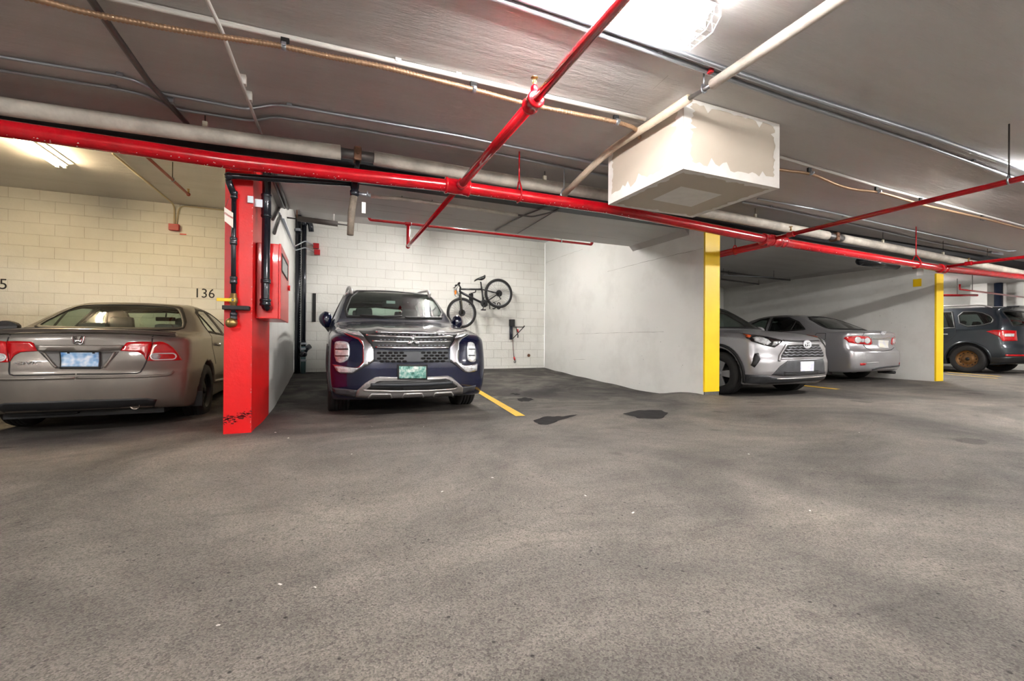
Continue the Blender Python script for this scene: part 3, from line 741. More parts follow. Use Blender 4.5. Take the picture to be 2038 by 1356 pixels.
        if style == 'steel':
            q.lathe([(rim_r*.90, o*.60), (rim_r*.80, o*.48), (rim_r*.70, o*.42), (rim_r*.50, o*.55), (rim_r*.42, o*.66), (rim_r*.28, o*.60), (rim_r*.22, o*.62), (1e-4, o*.64)], (0, 0, 0), ax, 40, caps=False)
        else:
            n = 5
            q.lathe([(rim_r*.22, o*.86), (rim_r*.14, o*.92), (1e-4, o*.93)], (0, 0, 0), ax, 20)
            for k in range(n):
                an = 2*math.pi*k/n+.3; Mr = Matrix.Rotation(an, 4, 'X')
                w0, w1 = rim_r*.17, rim_r*.27
                vs = [Mr @ Vector(p) for p in ((o*.84, -w0, rim_r*.12), (o*.84, w0, rim_r*.12), (o*.88, w1, rim_r*.93), (o*.88, -w1, rim_r*.93), (o*.55, -w0*.8, rim_r*.12), (o*.55, w0*.8, rim_r*.12), (o*.62, w1*.8, rim_r*.93), (o*.62, -w1*.8, rim_r*.93))]
                q.add(vs, [(0, 1, 2, 3), (7, 6, 5, 4), (0, 4, 5, 1), (1, 5, 6, 2), (2, 6, 7, 3), (3, 7, 4, 0)])
        q.v = [tuple(M @ Vector(v)) for v in q.v]; ro = q.build('wheel_rim', rim_m, to, False)
        d = MB(); d.lathe([(rim_r*.86, o*.1), (1e-4, o*.12)] if style != 'steel' else [(rim_r*.2, o*.60), (rim_r*.15, o*.78), (1e-4, o*.80)], (0, 0, 0), ax, 24)
        d.v = [tuple(M @ Vector(v)) for v in d.v]; d.build('hub', M_dark, ro, False)
        if style == 'steel':
            for k in range(12):
                an = 2*math.pi*k/12; c2 = (o*.475, rim_r*.755*math.cos(an), rim_r*.755*math.sin(an)); b = MB(); b.lathe([(.017, 0), (1e-4, o*.02)], c2, ax, 10)
                b.v = [tuple(M @ Vector(v)) for v in b.v]; b.build('vent_hole', M_dark, ro, False)
        return to
M_rubber = mat('black_rubber', (18, 18, 19), .6)
M_dark = mat('dark_plastic', (22, 23, 25), .55)
M_tyre = mat('tyre_rubber', (34, 33, 33), .75, noise=.25, nscale=30)
M_chrome = mat('chrome', (225, 226, 230), .12, 1.0)
M_silverp = mat('satin_silver_plastic', (176, 174, 172), .38, .5)
M_glass = glass_mat('car_glass', (208, 224, 216)); M_glassdk = glass_mat('tinted_glass', (140, 150, 148))
M_lens = mat('clear_lens', (205, 208, 212), .12, .35, coat=1.0, noise=.5, nscale=26, bump=.6, bscale=28)
M_redlens = mat('red_lens', (186, 8, 18), .16, 0, coat=1.0, noise=.35, nscale=9, bump=.25, bscale=26)
M_amber = mat('amber_lens', (176, 70, 24), .2, 0, coat=1.0)
M_whitelens = mat('white_lens', (214, 214, 216), .15, .2, coat=1.0)
M_seat = mat('seat_fabric', (58, 60, 62), .8); M_seatlt = mat('seat_fabric_grey', (104, 106, 104), .8)
def plate_mat(name, c1, c2, c3, sc=26):
    """an unreadable smeared registration plate"""
    m = bpy.data.materials.new(name); m.use_nodes = True; nt = m.node_tree; N = nt.nodes; L = nt.links; b = N['Principled BSDF']
    tc = N.new('ShaderNodeTexCoord'); t = N.new('ShaderNodeTexNoise'); t.inputs['Scale'].default_value = sc; t.inputs['Detail'].default_value = 1.0; L.new(tc.outputs['Object'], t.inputs['Vector'])
    r = N.new('ShaderNodeValToRGB'); e = r.color_ramp.elements; e.new(.5)
    for i, (p, c) in enumerate(((.3, c1), (.5, c2), (.7, c3))): e[i].position = p; e[i].color = lin(c)+(1,)
    L.new(t.outputs['Fac'], r.inputs['Fac']); L.new(r.outputs[0], b.inputs['Base Color']); b.inputs['Roughness'].default_value = .4; return m
def car_paint(name, rgb, metal=.5, rough=.32, dust=None, dusta=.0):
    m = mat(name, rgb, rough, metal, coat=.8, coatr=.06)
    nt = m.node_tree; N = nt.nodes; L = nt.links; b = N['Principled BSDF']
    t = N.new('ShaderNodeTexNoise'); t.inputs['Scale'].default_value = 3.2; t.inputs['Detail'].default_value = 6; tc = N.new('ShaderNodeTexCoord'); L.new(tc.outputs['Object'], t.inputs['Vector'])
    if dust:
        mx = N.new('ShaderNodeMix'); mx.data_type = 'RGBA'; mx.inputs[6].default_value = lin(rgb)+(1,); mx.inputs[7].default_value = lin(dust)+(1,)
        sep = N.new('ShaderNodeSeparateXYZ'); L.new(tc.outputs['Object'], sep.inputs[0])
        mr = N.new('ShaderNodeMapRange'); mr.inputs[1].default_value = .95; mr.inputs[2].default_value = .25; mr.inputs[3].default_value = dusta*.35; mr.inputs[4].default_value = dusta; L.new(sep.outputs['Z'], mr.inputs[0])
        k = N.new('ShaderNodeMath'); k.operation = 'MULTIPLY'; L.new(t.outputs['Fac'], k.inputs[0]); L.new(mr.outputs[0], k.inputs[1]); L.new(k.outputs[0], mx.inputs[0]); L.new(mx.outputs[2], b.inputs['Base Color'])
        r2 = N.new('ShaderNodeMapRange'); r2.inputs[3].default_value = rough; r2.inputs[4].default_value = rough+.5; L.new(k.outputs[0], r2.inputs[0]); L.new(r2.outputs[0], b.inputs['Roughness'])
        r3 = N.new('ShaderNodeMapRange'); r3.inputs[3].default_value = .8; r3.inputs[4].default_value = .0; L.new(k.outputs[0], r3.inputs[0]); L.new(r3.outputs[0], b.inputs['Coat Weight'])
    return m
def mirror_part(car, c, side, m, sx=.11, sy=.07, sz=.09):
    """door mirror: shaped shell, stalk and glass; the glass faces the rear (+y local)"""
    n = 16; vs = []; fs = []
    rings = [(.02, -1.0), (.55, -.93), (.85, -.6), (1.0, 0), (.99, .7), (.93, 1.0)]
    for (r, h) in rings:
        for k in range(n):
            a = 2*math.pi*k/n; ca, sa = math.cos(a), math.sin(a); p = 2.8
            q = (abs(ca)**p+abs(sa)**p)**(-1/p); x = ca*q; z = sa*q
            wz = 1-.28*(1 if x*side > 0 else 0)*abs(x)          # narrower at the outer end
            vs.append((c[0]+sx*r*x, c[1]+sy*h, c[2]+sz*r*z*wz + (.25*sz*r*(x*side) if z < 0 else 0)))
    for i in range(len(rings)-1):
        for k in range(n): fs.append((i*n+k, i*n+(k+1) % n, (i+1)*n+(k+1) % n, (i+1)*n+k))
    fs.append(tuple(range(n-1, -1, -1)))
    o = link('mirror', mesh('mirror', vs, fs, True), m, car.root, False)
    g = [vs[-n+k] for k in range(n)]; link('mirror_glass', mesh('mirror_glass', [(c[0]+(v[0]-c[0])*.95, v[1]-.006, c[2]+(v[2]-c[2])*.95) for v in g], [tuple(range(n))]), M_chrome, o, False)
    st = MB(); st.tube([(c[0]-side*sx*.3, c[1]+.01, c[2]-sz*.75), (c[0]-side*sx*.7, c[1]+.02, c[2]-sz*1.25), (c[0]-side*(sx+.06), c[1]+.03, c[2]-sz*1.5)], [.04, .035, .04], 8); st.build('mirror_stalk', M_dark, o, False)
    return o
# ------------------------------------------------------------------ navy SUV
def zp(ox, oy, sc, *pts): return [(ox+a/sc, oy+b/sc) for a, b in pts]
def A3(*p): return zp(640, 640, 7.533, *p)
def A4(*p): return zp(790, 640, 7.535, *p)
def build_navy_suv():
    hb = lambda x, y: .009*np.exp(-((x-.40+.06*y)/.06)**2)*sstep(.05, .4, y)*sstep(1.3, 1.0, y) - .005*sstep(.33, .2, x)*sstep(.05, .4, y)*sstep(1.3, 1.05, y)
    c = Car('sport_utility_vehicle', 'navy blue SUV with chrome bar grille parked nose out before the block wall', 4.71, .931,
        top=[(0, .93), (.08, .985), (.2, 1.02), (.5, 1.075), (.9, 1.12), (1.18, 1.15), (1.32, 1.19), (2.12, 1.615), (2.4, 1.675), (3.0, 1.70), (3.7, 1.68), (4.3, 1.61), (4.5, 1.5), (4.71, 1.3)],
        front=[(.10, .30), (.22, .12), (.30, .04), (.42, 0), (.6, 0), (.75, .02), (.88, .05), (.98, .085), (1.05, .16), (1.2, .6)],
        rear=[(.15, 4.5), (.35, 4.66), (.6, 4.71), (.9, 4.70), (1.1, 4.66), (1.5, 4.5), (1.66, 4.38), (1.8, 4.3)],
        belt=[(0, .90), (1, .99), (1.5, 1.03), (4.7, 1.10)], roofw=.65, wheels=(.95, 3.656), tyre_r=.366, arch=.425,
        bottom=[(0, .255), (.3, .235), (.8, .2), (3.9, .2), (4.7, .3)], plan=[(0, .955), (.35, .985), (.8, 1.0), (3.6, 1.0), (4.3, .97), (4.71, .9)],
        loc=(.95, 5.03, -.062), rotz=0, pitch=.018, fcurve=(.26, 3.2), hoodbump=hb, crown=.045, kmain=.085, wscurve=(.22, -.12))
    P = car_paint('navy_paint', (8, 17, 48), .18, .2)
    M_navyl = MATS['navy_paint']
    # windows
    c.window('windshield', [(701, 580), (740, 578.5), (782, 579.5), (817, 583), (848, 587.5), (861, 590.5), (887, 635), (840, 634.5), (790, 633.5), (720, 631), (682, 629.5)], 'front', M_glass, rounds=1, seal=.035)
    sw = [(1.62, 1.08), (2.28, 1.55), (2.75, 1.60), (2.78, 1.10)]; c.window('side_window', sw, 'right', M_glassdk, px=False, mirror=True, rounds=0)
    c.window('side_window', [(2.86, 1.10), (2.83, 1.60), (3.55, 1.58), (3.72, 1.14)], 'right', M_glassdk, px=False, mirror=True, rounds=0)
    c.window('side_window', [(3.80, 1.16), (3.63, 1.575), (4.0, 1.54), (4.22, 1.30), (4.2, 1.2)], 'right', M_glassdk, px=False, mirror=True, rounds=0)
    c.window('rear_window', [(-.62, 1.14), (-.52, 1.5), (0, 1.53), (.52, 1.5), (.62, 1.14)], 'rear', M_glass, px=False, rounds=0)
    c.finish(P)
    c.seats((2.45, 3.35), M_seat, z0=.66, h=.66)
    db = MB(); db.box((-.74, 1.45, .70), (.74, 1.85, 1.06), None, .06); db.build('dashboard', M_dark, c.root, False)
    sw_ = MB(); Ms = Matrix.Translation((.37, 1.98, 1.0)) @ Matrix.Rotation(.5, 4, 'X')
    ring = [Ms @ Vector((.18*math.cos(a), 0, .18*math.sin(a))) for a in np.linspace(0, 2*math.pi, 25)]; sw_.tube(ring, .016, 8, False); sw_.box((-.17, -.015, -.03), (.17, .015, .03), Ms); sw_.build('steering_wheel', M_dark, c.root, False)
    rm = MB(); rm.box((-.13, 2.14, 1.40), (.13, 2.17, 1.475), None, .015); rm.tube([(0, 2.15, 1.47), (0, 2.13, 1.56)], .012, 6); rm.build('rear_view_mirror', M_dark, c.root, False)
    tg = MB(); tg.box((-.075, 2.125, 1.455), (.06, 2.135, 1.50), None, .008); tg.build('hang_tag', mat('tag_white', (220, 235, 235), .5), c.root, False)
    # roof rails
    for s in (-1, 1):
        r = MB(); r.tube(bend([(s*.60, 2.1, 1.615), (s*.61, 2.3, 1.70), (s*.61, 3.0, 1.735), (s*.60, 3.9, 1.70), (s*.59, 4.1, 1.62)], .2, 6), .019, 10); r.build('roof_rail', M_silverp, c.root, False)
        r = MB(); r.tube([(s*.585, 2.07, 1.58), (s*.60, 2.14, 1.64), (s*.605, 2.26, 1.69)], [.02, .03, .02], 8); r.build('rail_foot', M_silverp, c.root, False)
    # grille
    g = c.panel('grille', [(714, 659), (725, 672), (744, 694), (893, 694.5), (904, 674), (911, 665), (880, 664), (800, 662.5), (755, 660.5)], 'front', M_dark, .004)
    for pts, w in (([(748, 661.6), (790, 663.2), (830, 664.2), (870, 664.8)], .012), ([(729, 668), (760, 669.6), (800, 671.4), (850, 671.8), (900, 671)], .014), ([(741, 679.4), (770, 680.4), (800, 681), (850, 681.2), (896, 680.4)], .014), ([(748, 691.4), (790, 693), (840, 693.2), (892, 692.3)], .016)):
        c.band('grille_bar', pts, 'front', w, M_chrome, .017, parent=g, thick=.014)
    for row in range(3):      # studs of the mesh between the bars
        y0 = (666.5, 676, 687)[row]
        for k in range(17):
            if 7 <= k <= 9 and row: continue
            u = 752+k*8.0+(4 if row % 2 else 0); dy = .6*math.sin(k/16*math.pi)
            c.panel('mesh_stud', [(u, y0+dy), (u+4, y0+dy), (u+4, y0+1.9+dy), (u, y0+1.9+dy)], 'front', mat('stud_grey', (110, 114, 122), .35, .6), .010, parent=g, thick=.006)
    lg = c.panel('lower_grille', [(744, 696), (790, 697.5), (840, 697.5), (893, 696.5), (894.5, 720.5), (850, 722), (790, 722), (744, 720)], 'front', mat('grey_plastic', (52, 56, 62), .5), .006)
    for (ox, n) in ((749.5, 5), (840, 5)):
        for r in range(4):
            for q in range(n):
                u = ox+q*11.2+(5.6 if r % 2 else 0) - (3 if ox > 800 else 0); v = 700.8+r*5.6 - (.3 if ox > 800 else 0)
                if u+8 > 892: continue
                c.panel('mesh_opening', [(u, v+2), (u+2, v), (u+8, v), (u+10, v+2), (u+8, v+4.1), (u+2, v+4.1)], 'front', mat('void_black', (4, 4, 5), .9), .009, thick=.003, parent=lg, res=.05)
    # emblem of three rhombs
    for p in (((237, 222), (272, 255), (240, 296), (204, 260)), ((194, 299), (238, 299), (214, 345), (153, 345)), ((246, 299), (290, 299), (332, 345), (276, 345))):
        c.panel('emblem', A4(*p), 'front', mat('emblem_silver', (214, 216, 222), .3, .55), .034, thick=.03, parent=g, res=.05)
    # headlights and chrome shields
    black = mat('gloss_black', (8, 9, 13), .12, coat=1.0)
    for A, lens, sh, up, low in (
        (A3, ((200, 330), (240, 298), (390, 308), (424, 355), (418, 560), (310, 632), (205, 592)),
         ((220, 128), (420, 196), (640, 240), (778, 390), (782, 600), (690, 660), (590, 705), (482, 776), (300, 778), (232, 745), (176, 640), (300, 660), (480, 688), (560, 682), (622, 596), (620, 360), (556, 282), (420, 228)),
         ((226, 78), (275, 94), (420, 128), (560, 160), (640, 238), (420, 192), (226, 122)), ((206, 668), (330, 676), (560, 702), (474, 768), (292, 768), (240, 732))),
        (A4, ((1045, 322), (1110, 308), (1165, 350), (1178, 590), (1140, 616), (1075, 600), (1046, 560)),
         ((1078, 180), (1062, 218), (965, 272), (924, 330), (920, 596), (1000, 655), (1100, 645), (1192, 628), (1184, 742), (1060, 768), (1000, 752), (850, 632), (792, 600), (790, 396), (860, 262), (960, 222)),
         ((905, 188), (1050, 150), (1072, 172), (960, 218), (862, 256)), ((966, 692), (1100, 664), (1188, 640), (1180, 732), (1056, 760), (1010, 744)))):
        h = c.panel('headlight', A(*lens), 'front', M_lens, .012, round=1)
        ys = [p[1] for p in lens]; xs_ = [p[0] for p in lens]
        for k in (.36, .66):
            yy = min(ys)+(max(ys)-min(ys))*k; c.band('headlight_divider', A((min(xs_)+18, yy), (max(xs_)-18, yy)), 'front', .012, black, .018, parent=h, thick=.008)
        c.panel('chrome_shield', A(*sh), 'front', mat('satin_chrome', (196, 198, 204), .2, 1.0), .016, thick=.02)
        u = c.panel('turn_lamp', A(*up), 'front', M_lens, .012)
        c.panel('fog_lamp', A(*low), 'front', M_lens, .024)
    # plate, bumper guard, intake
    pf = c.panel('plate_holder', A4((5, 645), (455, 650), (452, 872), (5, 870)), 'front', M_dark, .016, thick=.03)
    c.panel('licence_plate', A4((30, 672), (432, 676), (430, 852), (30, 852)), 'front', plate_mat('plate_green', (36, 96, 84), (110, 160, 150), (206, 214, 208)), .021, parent=pf, thick=.004)
    gd = c.panel('bumper_guard', [(707.7, 790), (711, 777), (727.6, 762), (746, 751), (755, 749.5), (800, 751), (850, 750), (891, 748), (898, 750.5), (921, 771), (920, 783), (864, 788), (800, 791), (740, 792)], 'front', mat('guard_silver', (150, 148, 148), .4, .6), .010, thick=.02)
    it = c.panel('lower_intake', [(729, 774.5), (750, 760), (757, 758.2), (800, 757.6), (850, 756), (886, 753.6), (893.5, 756), (910, 768.5), (902, 772.6), (850, 775), (790, 776)], 'front', M_dark, .014, parent=gd)
    c.band('intake_bar', [(738, 765.5), (790, 766.5), (850, 764.5), (900, 761.5)], 'front', .03, mat('grey_plastic', (52, 56, 62)), .022, parent=it)
    c.band('intake_lip', [(724, 776), (790, 778.5), (850, 777), (908, 773)], 'front', .014, mat('guard_light', (190, 188, 188), .3, .6), .018, parent=gd)
    for p in (A3((706, 1134), (755, 1086), (1030, 1086), (1050, 1134)), A4((80, 1132), (112, 1082), (368, 1076), (396, 1120)), A4((545, 1112), (572, 1070), (808, 1056), (840, 1098))):
        c.band('guard_rib', p, 'front', .017, mat('guard_light', (190, 188, 188)), .018, parent=gd)
    clad = mat('dark_grey_cladding', (62, 64, 68), .5, noise=.3, nscale=12)
    c.panel('bumper_cladding', A3((150, 985), (300, 1005), (533, 1030), (506, 1134), (350, 1112), (205, 1082)), 'front', clad, .006)
    c.panel('bumper_cladding', A4((985, 985), (1080, 975), (1180, 955), (1155, 1032), (1060, 1062), (977, 1082)), 'front', clad, .006)
    # hood shut line
    c.band('hood_gap', [(670, 649), (690, 655), (714, 659.5), (755, 661), (800, 662.2), (870, 662.8), (905, 662), (926, 658)], 'front', .008, M_rubber, .002, thick=.004)
    for s, pts in ((1, [(700, 582), (716, 631)]), ):
        pass
    c.band('wiper', [(716, 629), (760, 632), (800, 631)], 'front', .014, M_dark, .02, thick=.01); c.band('wiper', [(806, 633), (845, 634), (880, 634)], 'front', .014, M_dark, .02, thick=.01)
    for s in (-1, 1):
        for y in c.wheels: c.wheel(y, s, M_tyre, M_silverp, .26, .25, 'alloy', track=.795)
        mirror_part(c, (s*.955, 1.70, 1.17), s, P, .085, .07, .115)
        c.band('arch_trim', [(.95+.455*math.cos(a), .366+.455*math.sin(a)) for a in np.linspace(-.1, math.pi+.1, 24)], 'right' if s > 0 else 'left', .06, clad, .012, px=False)
    return c
navy = build_navy_suv()
# ------------------------------------------------------------------ grey sedan (rear to the aisle)
def B5(*p): return zp(0, 580, 4.842, *p)
def B6(*p): return zp(220, 580, 4.842, *p)
def build_grey_sedan():
    L = 4.49
    c = Car('sedan', 'dusty grey sedan with red tail lamps parked nose in beside the red column', L, .876,
        top=[(0, .60), (.1, .70), (.4, .80), (.8, .90), (1.05, .96), (1.15, 1.0), (1.95, 1.345), (2.25, 1.395), (2.6, 1.41), (3.0, 1.385), (3.2, 1.345), (3.92, 1.035), (4.02, 1.015), (4.2, 1.0), (4.36, .985), (4.49, .93)],
        front=[(.1, .25), (.25, .06), (.45, 0), (.6, .03), (.75, .15), (.9, .5)],
        rear=[(.1, 4.30), (.22, 4.40), (.32, 4.465), (.5, 4.49), (.60, 4.485), (.66, 4.455), (.72, 4.43), (.85, 4.41), (.95, 4.40), (1.0, 4.39), (1.1, 4.3)],
        belt=[(0, .72), (1.2, .90), (3.0, .97), (4.49, .95)], roofw=.56, wheels=(.87, 3.57), tyre_r=.315, arch=.36,
        bottom=[(0, .2), (.6, .19), (4.0, .19), (4.49, .25)], plan=[(0, .9), (.5, .97), (1.2, 1.0), (3.5, 1.0), (4.1, .98), (4.49, .93)],
        loc=(-2.18, 5.48+L, -.125), rotz=math.pi, rcurve=(.20, 2.8), kmain=.06, kroof=.1, crown=.035, wscurve=(.25, -.22))
    P = car_paint('grey_brown_paint', (112, 108, 104), .55, .34, dust=(150, 140, 126), dusta=.75)
    c.window('rear_window', [(-.585, 1.045), (-.66, 1.075), (-.52, 1.30), (-.43, 1.345), (0, 1.365), (.43, 1.345), (.52, 1.30), (.66, 1.075), (.585, 1.045), (0, 1.035)], 'rear', M_glass, px=False, rounds=1, seal=.035)
    c.window('windshield', [(-.60, 1.03), (-.46, 1.33), (0, 1.35), (.46, 1.33), (.60, 1.03)], 'front', M_glass, px=False, rounds=0)
    c.window('side_window', [(1.55, .985), (2.15, 1.30), (2.42, 1.335), (2.48, 1.0)], 'left', M_glass, px=False, rounds=0, mirror=True)
    c.window('side_window', [(2.58, 1.0), (2.52, 1.335), (2.85, 1.33), (3.12, 1.26), (3.30, 1.12), (3.33, 1.03)], 'left', M_glass, px=False, rounds=0, mirror=True)
    c.finish(P, (70, 70, 66))
    c.band('quarter_pillar', [(3.0, 1.0), (3.06, 1.29)], 'left', .03, M_rubber, .008, px=False, mirror=True)
    c.seats((2.25,), M_seatlt, z0=.56, h=.58, rows_x=(-.36, .36))
    sb = MB(); sb.box((-.62, 3.10, .45), (.62, 3.25, .98), None, .06); so = sb.build('rear_seat', M_seatlt, c.root, False)
    for x in (-.36, .36):
        h = MB(); h.box((x-.13, 3.14, .96), (x+.13, 3.24, 1.12), None, .04); h.build('headrest', M_seatlt, so, False)
    sh = MB(); sh.box((-.68, 3.24, .955), (.68, 3.98, .975)); sh.build('parcel_shelf', M_seatlt, c.root, False)
    # lamps
    B = M_redlens
    o = c.panel('tail_lamp', B6((413, 490), (470, 486), (510, 490), (560, 512), (600, 542), (642, 590), (668, 625), (690, 664), (600, 669), (480, 672), (352, 674), (384, 590)), 'rear', B, .008, mirror=True)
    i = c.panel('trunk_lamp', B6((176, 490), (300, 486), (404, 488), (388, 560), (344, 668), (316, 615), (262, 584), (96, 574), (150, 500)), 'rear', B, .008, mirror=True)
    ring = [(478+ (-70 if k < 12 else 125)*1.0 + 0, 0) for k in range(1)]
    st = [(435+46*math.cos(a), 632+31*math.sin(a)) for a in np.linspace(math.pi/2, 1.5*math.pi, 9)] + [(592+38*math.cos(a), 629+30*math.sin(a)) for a in np.linspace(-math.pi/2, math.pi/2, 9)]
    c.band('lamp_ring', B6(*st), 'rear', .011, M_whitelens, .014, closed=True, mirror=True, parent=None)
    c.panel('reverse_lamp', B6(*[(440+42*math.cos(a), 632+25*math.sin(a)) for a in np.linspace(0, 2*math.pi, 15)[:-1]]), 'rear', M_lens, .013, mirror=True)
    # trunk lid outline and garnish
    gap = M_rubber
    c.band('trunk_gap', B6((408, 432), (400, 490), (384, 590), (345, 676), (318, 735), (290, 778), (250, 792), (100, 795), (-60, 797), (-180, 798), (-325, 798)), 'rear', .012, gap, .002, mirror=True, thick=.004)
    c.band('bumper_crease', B6((-325, 832), (0, 828), (300, 822), (540, 808), (580, 795), (610, 770)), 'rear', .022, P, .014, mirror=True, thick=.03)
    gar = c.panel('trunk_garnish', B5((345, 520), (600, 520), (900, 521)) + B6((130, 520), (100, 570)) + B5((900, 580), (600, 578), (372, 574)), 'rear', P, .016, thick=.016)
    rec = c.panel('plate_recess', B5((372, 580), (470, 580), (700, 582), (1010, 582), (1150, 580), (1100, 640), (1000, 735), (960, 752), (580, 752), (520, 735)), 'rear', mat('grey_recess', (84, 82, 80), .5, .3), .004, thick=.004)
    c.band('recess_lip', B5((420, 585), (500, 690), (545, 738)), 'rear', .018, P, .014, parent=rec); c.band('recess_lip', B5((1108, 585), (1060, 660), (1000, 738)), 'rear', .018, P, .014, parent=rec)
    fr = c.panel('plate_frame', B5((580, 585), (975, 585), (972, 748), (584, 748)), 'rear', M_dark, .018)
    c.panel('licence_plate', B5((597, 592), (960, 592), (956, 735), (600, 735)), 'rear', plate_mat('plate_blue', (86, 138, 196), (150, 182, 214), (214, 222, 232), 20), .023, parent=fr, thick=.004)
    for k in (660, 900): c.panel('plate_screw', B5((k, 590), (k+24, 590), (k+24, 603), (k, 603)), 'rear', M_dark, .026, parent=fr, thick=.003)
    # emblem: an H in a frame
    em = c.panel('emblem', B5((715, 436), (730, 434), (742, 470), (770, 470), (784, 434), (800, 436), (790, 506), (772, 506), (766, 484), (746, 484), (740, 506), (722, 506)), 'rear', M_chrome, .014, res=.05)
    c.band('emblem_frame', B5((700, 436), (696, 440), (712, 500), (722, 508), (790, 508), (800, 500), (818, 440), (814, 434)), 'rear', .008, M_chrome, .013, parent=em)
    # lettering
    tm = text_mesh('CIVIC', .062, .003)
    q = c.px(B5((275, 692)))[0]; lo = link('lettering', tm, M_chrome, c.root, False)
    g = c.grad(np.array([q]))[0]; lo.matrix_basis = Matrix.Translation((q[0], q[1]+.008, q[2])) @ Matrix.Rotation(math.pi, 4, 'Z') @ Matrix.Rotation(math.pi/2-.05, 4, 'X') @ Matrix.Diagonal((1.25, .62, 1, 1))
    # lip spoiler
    sp = MB(); ys = []
    for k in range(21):
        x = -.72+1.44*k/20; y = 4.36 - .12*(abs(x)/.75)**2.5; z = 1.012 - .035*(abs(x)/.74)**3
        ys.append((x, y, z))
    vs = []; fs = []
    for (x, y, z) in ys: vs += [(x, y-.10, z-.012), (x, y+.01, z+.022), (x, y+.035, z+.012), (x, y+.01, z-.02)]
    for k in range(20):
        for j in range(4): fs.append((k*4+j, k*4+(j+1) % 4, k*4+4+(j+1) % 4, k*4+4+j))
    fs += [(3, 2, 1, 0), tuple(len(vs)-4+j for j in range(4))]; sp = link('spoiler', mesh('spoiler', vs, fs), P, c.root, False)
    st_ = MB(); st_.tube([(x, y+.012, z+.018) for x, y, z in ys], .008, 6); st_.build('spoiler_edge', M_dark, sp, False)
    # underside and exhaust
    c.panel('lower_valance', [(-.60, .315), (-.52, .335), (0, .345), (.52, .335), (.60, .315), (.56, .225), (0, .215), (-.56, .225)], 'rear', M_dark, .005, px=False)
    q = c.px(B6((232, 1100)))[0]; ex = MB(); ex.lathe([(.030, -.30), (.036, -.02), (.040, .03), (.036, .032), (.032, -.02), (1e-4, -.05)], (q[0], q[1]-.03, q[2]), (0, 1, -.12), 20); ex.build('exhaust_pipe', mat('exhaust_steel', (150, 140, 132), .35, .9), c.root, False)
    ub = MB(); ub.box((-.62, .5, .16), (.62, 4.25, .22)); ub.box((.05, 3.85, .18), (.6, 4.3, .30), None, .05); ub.build('underbody', M_dark, c.root, False)
    # side details
    c.band('door_gap', [(2.50, 1.0), (2.50, .6), (2.50, .32)], 'left', .008, gap, .002, px=False, mirror=True, thick=.004)
    c.band('door_gap', [(3.34, 1.03), (3.36, .85), (3.20, .62)], 'left', .008, gap, .002, px=False, mirror=True, thick=.004)
    c.band('sill_trim', [(1.3, .35), (2.4, .36), (3.2, .39)], 'left', .04, P, .012, px=False, mirror=True)
    for y in (3.10, 2.18): c.band('door_handle', [(y-.10, .86), (y, .868), (y+.10, .872)], 'left', .034, P, .028, px=False, mirror=True, thick=.03)
    rimk = mat('black_steel_rim', (34, 34, 36), .35, .6)
    for s in (-1, 1):
        for y in c.wheels: c.wheel(y, s, M_tyre, rimk, .20, .205, 'steel', track=.765)
        mf = MB(); mf.box((s*.80-.09, 3.92, .17), (s*.80+.085, 3.935, .34), None, .006); mf.build('mud_flap', M_dark, c.root, False)
        mirror_part(c, (s*.93, 1.72, .99), s, P, .10, .06, .07)
    st = MB(); rr = [Matrix.Translation((-.36, 1.72, .88)) @ Vector((.18*math.cos(a), .07*math.sin(a), .17*math.sin(a))) for a in np.linspace(0, 2*math.pi, 21)]; st.tube(rr, .014, 8, False); st.build('steering_wheel', M_dark, c.root, False)
    db = MB(); db.box((-.7, 1.2, .60), (.7, 1.65, .92), None, .06); db.build('dashboard', M_dark, c.root, False)
    rv = MB(); rv.box((-.12, 1.93, 1.20), (.12, 1.95, 1.26), None, .012); rv.tube([(0, 1.93, 1.25), (0, 1.91, 1.32)], .01, 6); rv.build('rear_view_mirror', M_dark, c.root, False)
    return c
grey = build_grey_sedan()
# ------------------------------------------------------------------ silver SUV, nose out, in the double bay
def R7(*p): return zp(1425, 590, 6.779, *p)
def K8(*p): return zp(1600, 590, 6.779, *p)
def S9(*p): return zp(1840, 480, 4.52, *p)
def oval_emblem(c, name, cx, cy, r, A, view, off):
    o = c.band(name, A(*[(cx+r*math.cos(a), cy+r*.98*math.sin(a)) for a in np.linspace(0, 2*math.pi, 19)[:-1]]), view, .022, mat('emblem_silver', (214, 216, 222), .3, .55), off, closed=True, res=.012)
    c.band('emblem_oval', A(*[(cx+r*.36*math.cos(a), cy+r*.05+r*.75*math.sin(a)) for a in np.linspace(0, 2*math.pi, 15)[:-1]]), view, .014, mat('emblem_silver', (214, 216, 222), .3, .55), off+.003, closed=True, parent=o, res=.012)
    c.band('emblem_oval', A(*[(cx+r*.8*math.cos(a), cy-r*.3+r*.36*math.sin(a)) for a in np.linspace(0, 2*math.pi, 15)[:-1]]), view, .014, mat('emblem_silver', (214, 216, 222), .3, .55), off+.003, closed=True, parent=o, res=.012)
